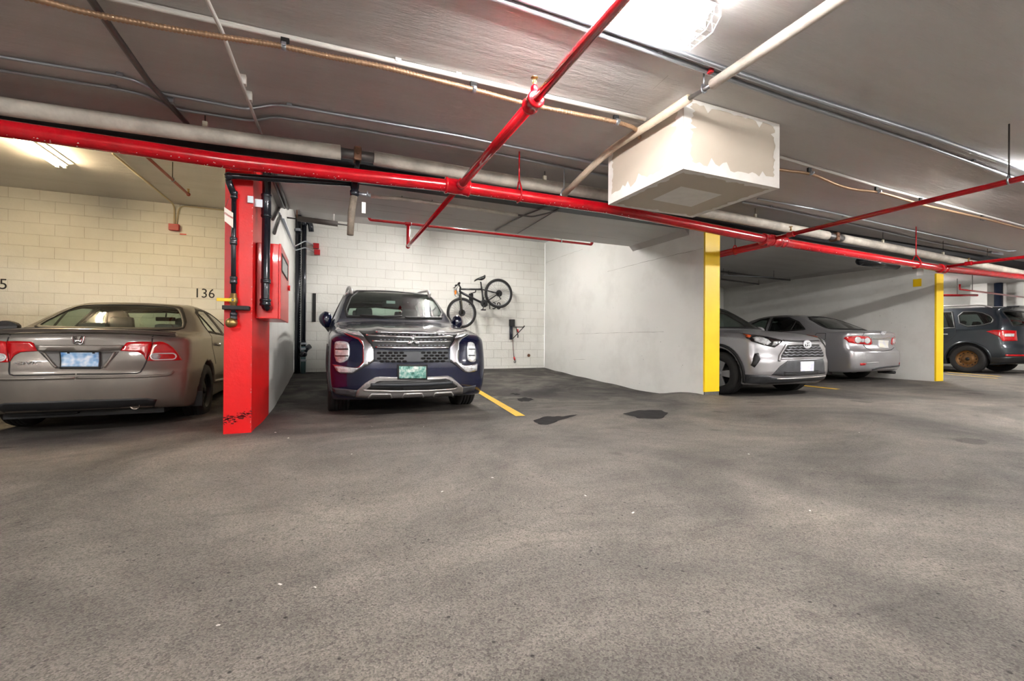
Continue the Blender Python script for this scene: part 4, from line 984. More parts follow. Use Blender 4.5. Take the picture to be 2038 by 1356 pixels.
def build_silver_suv():
    c = Car('sport_utility_vehicle', 'silver SUV with black wheel arches parked nose out behind the yellow wall end', 4.60, .9275,
        top=[(0, .86), (.08, .94), (.2, .99), (.5, 1.05), (.9, 1.085), (1.15, 1.11), (1.25, 1.15), (2.1, 1.58), (2.4, 1.64), (3.0, 1.66), (3.7, 1.64), (4.2, 1.57), (4.4, 1.45), (4.6, 1.25)],
        front=[(.10, .30), (.22, .14), (.30, .05), (.42, .0), (.56, .0), (.68, .03), (.80, .04), (.90, .06), (1.0, .14), (1.2, .6)],
        rear=[(.15, 4.4), (.35, 4.55), (.6, 4.6), (.9, 4.58), (1.1, 4.54), (1.5, 4.4), (1.66, 4.3)],
        belt=[(0, .86), (1, .97), (1.5, 1.0), (4.6, 1.07)], roofw=.60, wheels=(.92, 3.61), tyre_r=.356, arch=.42,
        bottom=[(0, .24), (.4, .2), (4, .2), (4.6, .3)], plan=[(0, .90), (.35, .965), (.8, 1.0), (3.6, 1.0), (4.2, .97), (4.6, .9)],
        loc=(6.97, 4.56, -.058), rotz=0, fcurve=(.34, 2.7), kmain=.07, wscurve=(.22, -.12), crown=.05)
    P = car_paint('silver_paint', (168, 168, 172), .65, .3)
    c.window('windshield', [(-.70, 1.135), (-.53, 1.53), (-.30, 1.565), (.30, 1.565), (.53, 1.53), (.70, 1.135)], 'front', M_glass, px=False, rounds=0, seal=.035)
    c.window('side_window', [(1.60, 1.05), (2.2, 1.48), (2.62, 1.53), (2.66, 1.06)], 'left', M_glassdk, px=False, mirror=True, rounds=0)
    c.window('side_window', [(2.74, 1.06), (2.70, 1.53), (3.4, 1.5), (3.75, 1.25), (3.6, 1.1)], 'left', M_glassdk, px=False, mirror=True, rounds=0)
    c.finish(P); c.seats((2.35, 3.2), M_seat, z0=.62, h=.62)
    db = MB(); db.box((-.74, 1.4, .66), (.74, 1.8, 1.0), None, .06); db.build('dashboard', M_dark, c.root, False)
    pm = MB(); pm.box((-.62, 1.30, 1.155), (-.50, 1.32, 1.20)); pm.build('parking_permit', mat('permit_blue', (120, 180, 220), .5), c.root, False)
    blk = mat('gloss_black', (8, 9, 13), .12, coat=1.0); clad = mat('dark_grey_cladding', (62, 64, 68), .5)
    for k, (n, pts, m, off) in enumerate((('headlight', R7((322, 497), (480, 518), (600, 532), (750, 560), (905, 600), (850, 650), (788, 692), (640, 662), (480, 612), (400, 562)), blk, .006),
            ('headlight_lens', R7((492, 562), (560, 550), (640, 566), (700, 590), (738, 624), (690, 660), (600, 636), (520, 606)), M_lens, .014),
            ('headlight_lens', R7((772, 612), (862, 610), (800, 664), (748, 668)), M_lens, .014), ('turn_lamp', R7((365, 512), (470, 530), (440, 562), (402, 553)), M_amber, .014),
            ('fog_pocket', R7((468, 930), (496, 840), (520, 772), (575, 764), (598, 848), (560, 910), (520, 962)), M_dark, .008))):
        c.panel(n, pts, 'front', m, off, mirror=True)
    g = c.panel('grille', R7((866, 838), (876, 780), (960, 668), (1100, 660), (1385, 656), (1440, 760), (1450, 800), (1440, 822), (1200, 826), (940, 836)), 'front', M_dark, .006)
    for k, (yy, xa, xb) in enumerate(((690, 965, 1390), (722, 935, 1412), (758, 905, 1432), (796, 885, 1442))):
        pts = []
        for i in range(15):
            u = xa+(xb-xa)*i/14; pts.append((u, yy+(7 if i % 2 else -5)-k*0-(u-xa)*.012))
        c.band('grille_bar', R7(*pts), 'front', .015, mat('bar_grey', (120, 122, 128), .35, .5), .018, parent=g, res=.02)
    c.band('grille_surround', R7((850, 880), (858, 800), (945, 655), (1100, 646), (1395, 640)), 'front', .028, P, .016)
    c.band('grille_surround', R7((870, 845), (940, 842), (1200, 832), (1445, 828)), 'front', .022, P, .016)
    c.band('hood_gap', R7((905, 598), (1000, 604), (1120, 608), (1260, 606), (1392, 602)), 'front', .022, M_dark, .006)
    oval_emblem(c, 'emblem', 1212, 655, 46, R7, 'front', .03)
    lb = c.panel('lower_bumper', R7((745, 1062), (860, 945), (962, 868), (1200, 858), (1440, 846), (1462, 1000), (1470, 1040), (1200, 1060), (900, 1078)), 'front', clad, .006)
    for yy in (1015, 1035, 1052): c.band('intake_bar', R7((915, yy+8), (1100, yy+4), (1380, yy-14)), 'front', .012, M_dark, .014, parent=lb)
    c.panel('licence_plate', R7((1128, 884), (1308, 880), (1304, 1010), (1128, 1014)), 'front', plate_mat('plate_white', (196, 200, 226), (216, 220, 234), (232, 232, 238), 14), .018)
    c.panel('lower_lip', R7((352, 1052), (480, 1058), (660, 1068), (830, 1100), (1100, 1098), (1470, 1078), (1462, 1120), (1200, 1140), (860, 1172), (600, 1178), (385, 1165)), 'front', clad, .010)
    c.band('lip_trim', R7((820, 1108), (1000, 1104), (1240, 1090), (1465, 1068)), 'front', .012, M_silverp, .02)
    rim = mat('wheel_cover_silver', (178, 178, 180), .35, .7)
    for s in (-1, 1):
        for y in c.wheels: c.wheel(y, s, M_tyre, rim, .225, .235, 'alloy', track=.79)
        mirror_part(c, (s*.98, 1.62, 1.10), s, P, .10, .07, .09)
        for y in c.wheels: c.band('arch_cladding', [(y+.455*math.cos(a)*1.0, .356+.455*math.sin(a)) for a in np.linspace(-.25, math.pi+.25, 28)], 'right' if s > 0 else 'left', .085, M_dark, .02, px=False)
        c.panel('sill_cladding', [(1.3, .42), (3.2, .42), (3.2, .24), (1.3, .24)], 'right' if s > 0 else 'left', M_dark, .012, px=False)
    return c
silver_suv = build_silver_suv()

# ------------------------------------------------------------------ silver sedan, nose in
def build_silver_sedan(name, label, loc, paint, full=True):
    L = 4.54
    c = Car(name, label, L, .88,
        top=[(0, .62), (.1, .72), (.4, .83), (.8, .93), (1.05, .99), (1.15, 1.03), (1.95, 1.38), (2.3, 1.435), (2.7, 1.445), (3.05, 1.415), (3.25, 1.37), (3.98, 1.07), (4.06, 1.045), (4.25, 1.04), (4.4, 1.03), (4.54, .95)],
        front=[(.1, .25), (.25, .06), (.45, 0), (.6, .03), (.75, .15), (.9, .5)],
        rear=[(.1, 4.34), (.2, 4.45), (.3, 4.52), (.5, 4.54), (.62, 4.53), (.68, 4.48), (.78, 4.45), (.9, 4.45), (1.0, 4.46), (1.05, 4.44), (1.15, 4.35)],
        belt=[(0, .74), (1.2, .93), (3.0, 1.0), (4.54, .98)], roofw=.57, wheels=(.92, 3.52), tyre_r=.317, arch=.365,
        bottom=[(0, .2), (.6, .19), (4.0, .19), (4.54, .24)], plan=[(0, .88), (.5, .97), (1.2, 1.0), (3.5, 1.0), (4.1, .97), (4.54, .90)],
        loc=loc, rotz=math.pi, rcurve=(.24, 2.5), kmain=.06, kroof=.1, crown=.035, wscurve=(.25, -.22))
    P = paint
    c.window('rear_window', [(-.60, 1.085), (-.66, 1.115), (-.50, 1.345), (0, 1.39), (.50, 1.345), (.66, 1.115), (.60, 1.085), (0, 1.075)], 'rear', M_glassdk, px=False, rounds=1, seal=.035)
    c.window('windshield', [(-.60, 1.06), (-.46, 1.36), (0, 1.385), (.46, 1.36), (.60, 1.06)], 'front', M_glass, px=False, rounds=0)
    c.window('side_window', [(1.60, 1.02), (2.2, 1.335), (2.42, 1.37), (2.48, 1.03)], 'right', M_glassdk, px=False, rounds=0, mirror=True)
    c.window('side_window', [(2.58, 1.035), (2.52, 1.375), (2.9, 1.36), (3.2, 1.25), (3.42, 1.08)], 'right', M_glassdk, px=False, rounds=0, mirror=True)
    c.finish(P)
    c.seats((2.3,), M_seat, z0=.58, h=.60); sb = MB(); sb.box((-.62, 3.15, .45), (.62, 3.3, 1.0), None, .06); sb.build('rear_seat', M_seat, c.root, False)
    c.band('quarter_pillar', [(3.10, 1.05), (3.13, 1.29)], 'right', .025, M_rubber, .008, px=False, mirror=True)
    rim = mat('wheel_cover_silver', (178, 178, 180), .35, .7)
    for s in (-1, 1):
        for y in c.wheels: c.wheel(y, s, M_tyre, rim, .20, .205, 'alloy', track=.775)
        mirror_part(c, (s*.96, 1.72, 1.03), s, P if full else M_dark, .105, .06, .075)
    for y in (3.12, 2.2): c.band('door_handle', [(y-.10, .88), (y, .888), (y+.10, .89)], 'right', .03, P, .028, px=False, mirror=True, thick=.03)
    c.band('door_gap', [(2.50, 1.03), (2.50, .3)], 'right', .008, M_rubber, .002, px=False, mirror=True, thick=.004)
    if not full: return c
    o = c.panel('tail_lamp', K8((535, 570), (562, 545), (640, 537), (720, 534), (800, 536), (872, 545), (905, 580), (922, 640), (890, 656), (800, 648), (700, 640), (600, 622)), 'rear', M_redlens, .008, mirror=True)
    for (cx, cy, r) in ((722, 590, 44), (850, 600, 40)): c.panel('lamp_lens', K8(*[(cx+r*math.cos(a), cy+r*math.sin(a)) for a in np.linspace(0, 2*math.pi, 13)[:-1]]), 'rear', M_whitelens, .014, mirror=True)
    c.panel('reverse_lamp', K8((765, 572), (808, 572), (808, 620), (762, 620)), 'rear', M_lens, .012, mirror=True)
    c.band('trunk_gap', K8((770, 475), (790, 530)), 'rear', .008, M_rubber, .002, thick=.004); c.band('trunk_gap', K8((800, 655), (840, 700), (920, 738), (1060, 742), (1180, 722), (1215, 690)), 'rear', .01, M_rubber, .003, thick=.005)
    c.band('trunk_strip', K8((905, 563), (1000, 572), (1100, 566), (1200, 545)), 'rear', .03, M_chrome, .014)
    oval_emblem(c, 'emblem', 1064, 496, 24, K8, 'rear', .012)
    c.panel('licence_plate', K8((1000, 592), (1140, 600), (1138, 702), (1006, 694)), 'rear', plate_mat('plate_cream', (214, 214, 224), (226, 226, 222), (232, 226, 206), 12), .010)
    c.panel('bumper_reflector', K8((757, 902), (800, 900), (842, 905), (826, 930), (757, 932)), 'rear', M_redlens, .008, mirror=True)
    c.band('bumper_groove', K8((842, 905), (920, 897), (1000, 892)), 'rear', .014, P, .012)
    c.band('lower_strip', K8((920, 985), (1000, 965), (1120, 950), (1290, 932)), 'rear', .035, clad_grey, .010)
    c.band('fuel_door_gap', K8((150, 530), (172, 500), (296, 500), (290, 575), (240, 592), (205, 592)), 'right', .008, M_rubber, .002, thick=.004)
    ex = MB(); ex.lathe([(.03, -.3), (.03, .0), (.026, .0), (.026, -.05), (1e-4, -.06)], (-.45, 4.44, .19), (0, 1, 0), 14); ex.build('exhaust_pipe', M_dark, c.root, False)
    mf = MB(); mf.box((.70, 3.90, .14), (.86, 3.915, .34), None, .006); mf.build('mud_flap', M_dark, c.root, False)
    return c
clad_grey = mat('dark_grey_cladding', (62, 64, 68), .5)
silver_sedan = build_silver_sedan('sedan', 'silver sedan with white and red tail lamps parked nose in by the concrete wall', (10.35, 5.22+4.54, .03), MATS['silver_paint'])
dark_sedan = build_silver_sedan('sedan', 'dark grey car with a black door mirror on the far side of the dusty sedan', (-4.42, 4.35+4.54, -.09), car_paint('dark_grey_paint', (70, 70, 70), .4, .35), full=False)

# ------------------------------------------------------------------ dark wagon in the far bay
def build_dark_wagon():
    L = 4.595
    c = Car('station_wagon', 'dark blue wagon with brown steel wheels parked nose in beyond the far yellow wall end', L, .8975,
        top=[(0, .80), (.1, .90), (.4, .99), (.9, 1.05), (1.1, 1.09), (1.2, 1.13), (2.0, 1.60), (2.3, 1.655), (3.0, 1.675), (3.8, 1.66), (4.25, 1.63), (4.38, 1.58), (4.55, 1.3)],
        front=[(.1, .25), (.25, .06), (.45, 0), (.6, .03), (.85, .08), (1.0, .2), (1.1, .5)],
        rear=[(.15, 4.40), (.3, 4.53), (.5, 4.595), (.62, 4.59), (.72, 4.55), (.95, 4.53), (1.1, 4.50), (1.3, 4.40), (1.55, 4.24), (1.62, 4.30), (1.75, 4.28)],
        belt=[(0, .85), (1.2, 1.0), (3.0, 1.06), (4.6, 1.10)], roofw=.60, wheels=(.92, 3.64), tyre_r=.347, arch=.405,
        bottom=[(0, .22), (.6, .21), (4.0, .21), (4.6, .32)], plan=[(0, .9), (.5, .97), (1.2, 1.0), (3.6, 1.0), (4.2, .975), (4.6, .92)],
        loc=(15.62, 4.80+L, .10), rotz=math.pi, rcurve=(.34, 2.6), kmain=.06, kroof=.08, wscurve=(.22, -.12))
    P = car_paint('dark_teal_paint', (34, 42, 50), .4, .3)
    c.window('side_window', [(1.6, 1.08), (2.2, 1.50), (2.58, 1.56), (2.62, 1.10)], 'right', M_glassdk, px=False, rounds=0, mirror=True)
    c.window('side_window', [(2.70, 1.10), (2.66, 1.56), (3.26, 1.55), (3.40, 1.13)], 'right', M_glassdk, px=False, rounds=0, mirror=True)
    c.window('side_window', [(3.50, 1.14), (3.38, 1.545), (3.80, 1.53), (4.08, 1.36), (4.05, 1.20)], 'right', M_glassdk, px=False, rounds=1, mirror=True)
    c.window('windshield', [(-.68, 1.16), (-.53, 1.54), (.53, 1.54), (.68, 1.16)], 'front', M_glass, px=False, rounds=0)
    c.window('rear_window', [(-.62, 1.16), (-.54, 1.52), (.54, 1.52), (.62, 1.16)], 'rear', M_glassdk, px=False, rounds=0)
    c.finish(P); c.seats((2.3, 3.2), M_seat, z0=.62, h=.62)
    c.panel('tail_lamp', [(3.98, 1.03), (4.12, 1.055), (4.30, 1.05), (4.40, 1.04), (4.42, .80), (4.26, .79), (4.20, .90)], 'right', M_redlens, .008, px=False, mirror=True)
    c.panel('lamp_lens', [(4.27, .97), (4.38, .97), (4.38, .90), (4.27, .90)], 'right', M_whitelens, .014, px=False, mirror=True)
    c.panel('bumper_reflector', [(4.30, .48), (4.56, .48), (4.56, .44), (4.30, .44)], 'right', M_redlens, .012, px=False, mirror=True)
    c.panel('lower_cladding', [(3.98, .40), (4.6, .44), (4.6, .28), (4.02, .28)], 'right', M_dark, .012, px=False, mirror=True)
    c.band('arch_lip', [(3.64+.425*math.cos(a), .347+.425*math.sin(a)) for a in np.linspace(-.1, math.pi+.1, 24)], 'right', .035, P, .012, px=False, mirror=True)
    c.band('door_gap', [(3.42, 1.12), (3.42, .95), (3.25, .75)], 'right', .008, M_rubber, .002, px=False, mirror=True, thick=.004)
    c.band('door_handle', [(3.06, .955), (3.16, .962), (3.28, .965)], 'right', .034, M_chrome, .03, px=False, mirror=True, thick=.03)
    sp = MB(); sp.box((-.56, 4.22, 1.605), (.56, 4.44, 1.635), None, .012); so = sp.build('roof_spoiler', P, c.root, False)
    bl = MB(); bl.box((-.16, 4.43, 1.612), (.16, 4.445, 1.63)); bl.build('brake_light', M_redlens, so, False)
    rim = mat('bronze_steel_rim', (128, 94, 58), .42, .7, noise=.35, nscale=20)
    for s in (-1, 1):
        r = MB(); r.tube(bend([(s*.60, 1.95, 1.60), (s*.62, 2.1, 1.69), (s*.62, 3.0, 1.715), (s*.62, 3.8, 1.69), (s*.61, 4.0, 1.62)], .12, 6), .018, 8); r.build('roof_rail', M_silverp, c.root, False)
        for y in c.wheels: c.wheel(y, s, M_tyre, rim, .215, .22, 'steel', track=.785)
        mirror_part(c, (s*.98, 1.66, 1.10), s, P, .10, .06, .085)
    return c
dark_wagon = build_dark_wagon()
# ------------------------------------------------------------------ pipes and conduits
M_redpipe = mat('red_pipe_paint', (188, 6, 24), .22, 0, coat=.5, noise=.25, nscale=9, bump=.12, bscale=40)
M_redflake = mat('paint_flake', (228, 214, 210), .6)
M_insul = mat('pipe_wrap', (196, 190, 180), .6, noise=.34, nscale=4, bump=.3, bscale=14)
M_insulold = mat('pipe_wrap_old', (196, 182, 162), .6, noise=.25, nscale=7, bump=.3, bscale=14)
M_blackpipe = mat('black_steel_pipe', (30, 35, 44), .26, .3, coat=.5)
M_galv = mat('galvanised_steel', (176, 182, 190), .32, .85)
M_greypipe = mat('grey_pipe', (108, 106, 106), .4, .5, noise=.2)
M_white_c = mat('white_conduit_paint', (226, 224, 220), .45)
M_copper = mat('copper_armour', (178, 146, 118), .38, .6)
M_rust = mat('rusty_steel', (120, 86, 66), .7, .3, noise=.4, nscale=30)
M_brass = mat('brass', (168, 140, 88), .35, .9)
M_rod = mat('threaded_rod', (58, 54, 52), .5, .6)

def pipe_thing(name, label, cat, pts, r, m, part='pipe', n=16, group=None):
    t = thing(name, label, cat, pts[0], 0, group); mb = MB(); mb.tube(pts, r, n); mb.build(part, m, t); return t
def collar(parent, c, ax, r, ln, m, name='coupling', n=20):
    a = Vector(ax).normalized(); mb = MB()
    mb.lathe([(r*.86, -ln/2), (r*1.0, -ln/2+.004), (r*1.08, -ln/2+.008), (r*1.08, -ln/2+.024), (r, -ln/2+.03), (r, ln/2-.03), (r*1.08, ln/2-.024), (r*1.08, ln/2-.008), (r, ln/2-.004), (r*.86, ln/2)], c, a, n); return mb.build(name, m, parent)
def rod(parent, a, b, r=.005, m=None, name='hanger_rod'):
    mb = MB(); mb.tube([a, b], r, 6); return mb.build(name, m or M_rod, parent)
def clevis(parent, c, ax, r, top, m_rod=None, m_ring=None):
    """ring hanger round a pipe hung from a rod"""
    a = Vector(ax).normalized(); u = Vector((0, 0, 1)); e = a.cross(u).normalized(); c = Vector(c)
    mb = MB(); pts = [c + e*(r*1.12*math.cos(t)) + u*(r*1.12*math.sin(t)) for t in np.linspace(-math.pi*1.12, .12*math.pi, 15)]
    pts = [c+u*(r*1.75)-e*.012] + pts[::-1][::-1] + [c+u*(r*1.75)+e*.012]
    mb.tube(pts, .0075, 6); o = mb.build('hanger', m_ring or M_galv, parent)
    mb = MB(); mb.tube([c+u*(r*1.6), Vector((c.x, c.y, top))], .006, 6); mb.build('hanger_rod', m_rod or M_rod, o)
    return o
def sprinkler_head(parent, c, up=1, m=None):
    c = Vector(c); mb = MB(); k = up
    mb.lathe([(.012, 0), (.014, .012*k), (.010, .02*k), (.006, .03*k), (.0055, .046*k), (.022, .05*k), (.024, .053*k), (1e-4, .055*k)], c, (0, 0, 1), 12)
    for s in (-1, 1): mb.tube([c+Vector((s*.010, 0, .016*k)), c+Vector((s*.014, 0, .03*k)), c+Vector((s*.004, 0, .047*k))], .0028, 6)
    return mb.build('sprinkler_head', m or M_brass, parent)

# --- red sprinkler main
YM = 4.25
pm = [aty(*p, YM) for p in ((0, 255), (445, 320), (910, 372), (1210, 415), (1530, 478), (1875, 535), (2038, 552))]
pm = [Vector((-7.9, YM, 2.28))] + pm + [Vector((17.9, YM, 2.19))]
main = pipe_thing('sprinkler_main_pipe', 'thick red sprinkler main running along the bay fronts below the dark beam', 'pipe', sub(pm, .4), .060, M_redpipe, n=24)
tee1 = pm[3]; tee2 = pm[5]; tee3 = pm[6]; AX1 = (1, 0, 0)
collar(main, tee1, AX1, .075, .26, M_redpipe, 'tee_fitting')
for dx in (-.05, .12): collar(main, tee2+Vector((dx, 0, 0)), AX1, .075, .16, M_redpipe, 'coupling')
collar(main, tee2+Vector((.26, 0, 0)), AX1, .072, .12, M_redpipe, 'coupling')
collar(main, tee3, AX1, .072, .18, M_redpipe, 'coupling')
def main_at(u):
    lo = min(range(len(pm)-1), key=lambda i: 0)
    for v in range(240, 570, 1):
        pass
for (u, v) in ((1033, 385), (1823, 527)):
    c = aty(u, v, YM)
    for a, b in zip(pm, pm[1:]):
        if a.x <= c.x <= b.x: c = a.lerp(b, (c.x-a.x)/(b.x-a.x))
    mb = MB(); e = .068; mb.tube([c+Vector((0, -e, -.02)), c+Vector((0, -e*1.05, .03)), c+Vector((0, -.012, .15)), c+Vector((0, .012, .15)), c+Vector((0, e*1.05, .03)), c+Vector((0, e, -.02)), c+Vector((0, .04, -.062)), c+Vector((0, -.04, -.062)), c+Vector((0, -e, -.02))], .009, 6)
    h = mb.build('hanger', M_redpipe, main); rod(h, c+Vector((0, 0, .14)), Vector((c.x, c.y, Z_C)), .008, M_redpipe)
# flakes of bare paint along the underside
fl = MB(); R = random.Random(5)
for k in range(260):
    x = R.uniform(-2.2, 3.4) if k < 200 else R.uniform(5.8, 9.5)
    for a, b in zip(pm, pm[1:]):
        if a.x <= x <= b.x: c = a.lerp(b, (x-a.x)/(b.x-a.x))
    an = R.uniform(-2.5, -.75); d = Vector((0, math.cos(an), math.sin(an))); s = R.uniform(.002, .006); q = c+d*.0602; t = Vector((1, 0, 0)); w = d.cross(t)
    fl.add([q-t*s-w*s*.6, q+t*s*1.4-w*s*.4, q+t*s*.6+w*s, q+d*.0015], [(0, 1, 3), (1, 2, 3), (2, 0, 3)])
tag(fl.build('paint_flake', M_redflake, main), kind='stuff')

# --- red branch into the middle bay
XB = 1.26; zb = 2.345
j0 = aty(923, 371, YM); XB = tee1.x+.02; zb = tee1.z
red = atx(1060.5, 212, XB); yr = red.y
br = thing('sprinkler_branch_pipe', 'red sprinkler branch crossing under the aisle lamp into the navy SUV bay', 'pipe', (XB, .8, zb))
mb = MB(); mb.tube([(XB, -4.6, zb), (XB, yr, zb)], .028, 16); mb.build('pipe', M_redpipe, br)
mb = MB(); mb.tube([(XB, yr, zb), (XB, YM-.084, zb)], .038, 18); mb.build('pipe', M_redpipe, br)
collar(br, (XB, yr, zb), (0, 1, 0), .052, .12, M_redpipe, 'reducer_fitting'); collar(br, (XB, YM-.105, zb), (0, 1, 0), .047, .05, M_redpipe, 'coupling')
up = MB(); up.lathe([(.024, 0), (.024, .055), (.018, .07), (1e-4, .07)], (XB, yr-.02, zb+.03), (0, 0, 1), 14); up.build('outlet', M_redpipe, br); sprinkler_head(br, (XB, yr-.02, zb+.095))
YE = atx(812, 488, XB).y; mb = MB(); ze = zb - .01
hz = atx(812, 446, XB).z
mb.tube(bend([(XB, YM+.084, zb), (XB, YE, ze), (XB, YE, hz-.034)], .05, 5), .027, 14); mb.build('pipe', M_redpipe, br)
mb = MB(); mb.ball((XB, YE, ze), .036, 12); mb.build('elbow', M_redpipe, br)
# cross line in the bay
pa, pb = aty(735, 440, YE), aty(1178, 490, YE); pa.z = hz+(pa.x-XB)*.004; pb.z = hz-.02
cl = thing('sprinkler_cross_pipe', 'thin red sprinkler pipe with upturned heads hanging before the white block wall', 'pipe', pa)
mb = MB(); mb.tube(bend([pa+Vector((0, 0, .07)), pa, Vector((XB, YE, hz)), pb, pb+Vector((0, 0, .06))], .03, 4), .021, 12); mb.build('pipe', M_redpipe, cl)
for p in (pa, pb):
    collar(cl, p+Vector((0, 0, .05)), (0, 0, 1), .027, .06, M_redpipe, 'elbow'); sprinkler_head(cl, p+Vector((0, 0, .08)))
collar(cl, (XB, YE, hz), AX1, .03, .1, M_redpipe, 'tee_fitting')
for (u, v) in ((1117, 478),):
    c = aty(u, v, YE); t = (c.x-pa.x)/(pb.x-pa.x); c = Vector((c.x, YE, hz-.02*t)); clevis(cl, c, AX1, .021, Z_HI)
c = aty(818, 449, YE); clevis(cl, Vector((c.x, YE, hz)), AX1, .021, Z_HI)

# --- red branch at the right, over the silver SUV, plus the thick one behind it
XC = tee2.x+.05; zc = tee2.z+.02; q0 = atx(2038, 354, XC)
b2 = thing('sprinkler_branch_pipe', 'dark red sprinkler branch hung on a rod over the aisle by the silver SUV', 'pipe', (XC, .5, zc))
mb = MB(); mb.tube([(XC, -4.6, q0.z), (XC, q0.y, q0.z), (XC, YM-.07, zc)], .027, 14); mb.build('pipe', M_redpipe, b2)
c = atx(2008, 360, XC); clevis(b2, c, (0, 1, 0), .027, Z_C); sprinkler_head(b2, (XC, YM-.28, zc+.05)); collar(b2, (XC, YM-.28, zc), (0, 1, 0), .035, .1, M_redpipe, 'tee_fitting')
XD = tee2.x+.12; q1 = atx(1434, 512, XD)
b3 = thing('sprinkler_branch_pipe', 'thick red pipe going back under the ceiling of the double bay', 'pipe', (XD, YM, tee2.z))
mb = MB(); mb.tube([(XD, YM+.085, tee2.z-.02), (XD, q1.y, tee2.z-.02), (XD, 9.9, tee2.z-.02)], .05, 16); mb.build('pipe', M_redpipe, b3)
c = atx(1463, 500, XD); c = Vector((XD, c.y, tee2.z-.02)); clevis(b3, c, (0, 1, 0), .05, Z_LOW, m_ring=M_redpipe)
XE = tee3.x; q2 = atx(2038, 512, XE)
b4 = thing('sprinkler_branch_pipe', 'bright red sprinkler branch over the aisle before the dark wagon', 'pipe', (XE, 0, tee3.z))
mb = MB(); mb.tube([(XE, -4.6, q2.z+.02), (XE, q2.y, q2.z), (XE, YM-.07, tee3.z+.03)], .027, 14); mb.build('pipe', M_redpipe, b4); sprinkler_head(b4, (XE, YM-.35, tee3.z+.07)); collar(b4, (XE, YM-.35, tee3.z+.035), (0, 1, 0), .034, .1, M_redpipe, 'tee_fitting')

# --- large wrapped pipe behind the main
YG = 4.62
pg = [aty(*p, YG) for p in ((0, 211), (445, 274), (680, 304), (1000, 358), (1200, 387), (1450, 432), (1650, 470), (2038, 545))]
pg = [Vector((-7.9, YG, pg[0].z))] + pg + [Vector((17.9, YG, pg[-1].z))]
gp = thing('wrapped_pipe', 'large white wrapped pipe running beside the red main below the ceiling', 'pipe', pg[0])
def pg_at(x):
    for a, b in zip(pg, pg[1:]):
        if a.x <= x <= b.x: return a.lerp(b, (x-a.x)/(b.x-a.x))
    return pg[-1].copy()
gaps = [(aty(678, 300, YG).x, aty(744, 312, YG).x), (aty(1646, 468, YG).x, aty(1676, 474, YG).x)]
segs = [(-7.9, gaps[0][0]), (gaps[0][1], gaps[1][0]), (gaps[1][1], 17.9)]
for k, (a, b) in enumerate(segs):
    pts = [pg_at(x) for x in np.linspace(a, b, max(3, int((b-a)/.35)))]; mb = MB(); mb.tube(pts, .068, 22); mb.build('pipe_wrap', M_insul, gp)
for a, b in gaps:
    mb = MB(); mb.tube([pg_at(a-.05), pg_at(b+.05)], .050, 18); mb.build('bare_pipe', M_greypipe, gp)
    m_ = pg_at((a+b)/2); cc = MB(); cc.box(tuple(m_+Vector((-.035, -.066, -.068))), tuple(m_+Vector((.035, .066, .068))), None, .015); co = cc.build('pipe_clamp', M_rust, gp)
    bt = MB(); bt.lathe([(.016, 0), (.016, -.012), (1e-4, -.012)], m_+Vector((0, -.064, 0)), (0, 1, 0), 6); bt.build('bolt', M_rust, co)
for (u, v) in ((408, 262), (1084, 366), (1503, 436), (1757, 487), (1877, 511), (1965, 528), (1230, 388)):
    c = pg_at(aty(u, v, YG).x); mb = MB(); tp = c+Vector((0, 0, .068))
    mb.box(tuple(tp+Vector((-.02, -.015, -.005))), tuple(tp+Vector((.02, .015, .05))), None, .006); o = mb.build('hanger', mat('hanger_cream', (196, 190, 172), .5, .3), gp); rod(o, tp+Vector((0, 0, .03)), Vector((c.x, c.y, Z_C)), .005)

# --- ceiling conduits
def conduit(label, pxs, z, r, m, part='tube', n=8, ext=None, rad=.06, clips=(), mclip=None, rail=True, name='conduit'):
    pts = [atz(u, v, z) for u, v in pxs]
    if ext: pts = ([Vector(ext[0])] if ext[0] else []) + pts + ([Vector(ext[1])] if ext[1] else [])
    t = thing(name, label, 'conduit', pts[0]); mb = MB(); mb.tube(bend(pts, rad, 4), r, n); mb.build(part, m, t)
    for (u, v) in clips:
        c = atz(u, v, z); k = MB(); k.box(tuple(c+Vector((-.02, -.022, -.004))), tuple(c+Vector((.02, .022, Z_C-z-.002)))); k.build('clip', mclip or M_galv, t)
    return t
zt = Z_C-.022
a_, b_ = atz(240, 0, zt), atz(1284, 237, zt); sl = (b_-a_)/(b_.x-a_.x)
conduit('straight white conduit along the aisle ceiling beside the copper cable', [(240, 0), (700, 103), (1284, 237)], zt, .018, M_white_c, ext=(a_+sl*(-7.5-a_.x), None), clips=[(792, 124), (912, 152)], mclip=M_white_c)
conduit('straight white conduit continuing beyond the drywall box', [(1552, 312), (1750, 372), (2038, 450)], zt, .015, M_white_c, ext=(None, atz(2038, 450, zt)+Vector((9, -.1, 0))), clips=[(1832, 395)])
# corrugated copper cable
def bx(label, pxs, z, clips, ext0=None, ext1=None, pitch=.020, r=.019):
    pts = [atz(u, v, z) for u, v in pxs]
    if ext0 is not None: pts = [ext0]+pts
    if ext1 is not None: pts = pts+[ext1]
    P = sub(bend(pts, .25, 8), pitch/3); rr = [r if i % 3 else r*.76 for i in range(len(P))]
    t = thing('armoured_cable', label, 'cable', P[0]); mb = MB(); mb.tube(P, rr, 9); mb.build('armour', M_copper, t)
    for (u, v) in clips:
        c = atz(u, v, z); k = MB()
        k.box(tuple(c+Vector((-.02, .012, .008))), tuple(c+Vector((.03, .034, Z_C-z-.0415)))); k.build('clip_base', M_dark, t)
        k = MB(); k.lathe([(r*1.45, -.013), (r*1.45, .013)], c, (1, 0, 0), 12); k.box(tuple(c+Vector((-.012, -.035, -.012))), tuple(c+Vector((.012, -.012, .010))), None, .003); k.box(tuple(c+Vector((-.012, .010, -.008))), tuple(c+Vector((.012, .04, .014)))); k.build('clip', M_galv, t)
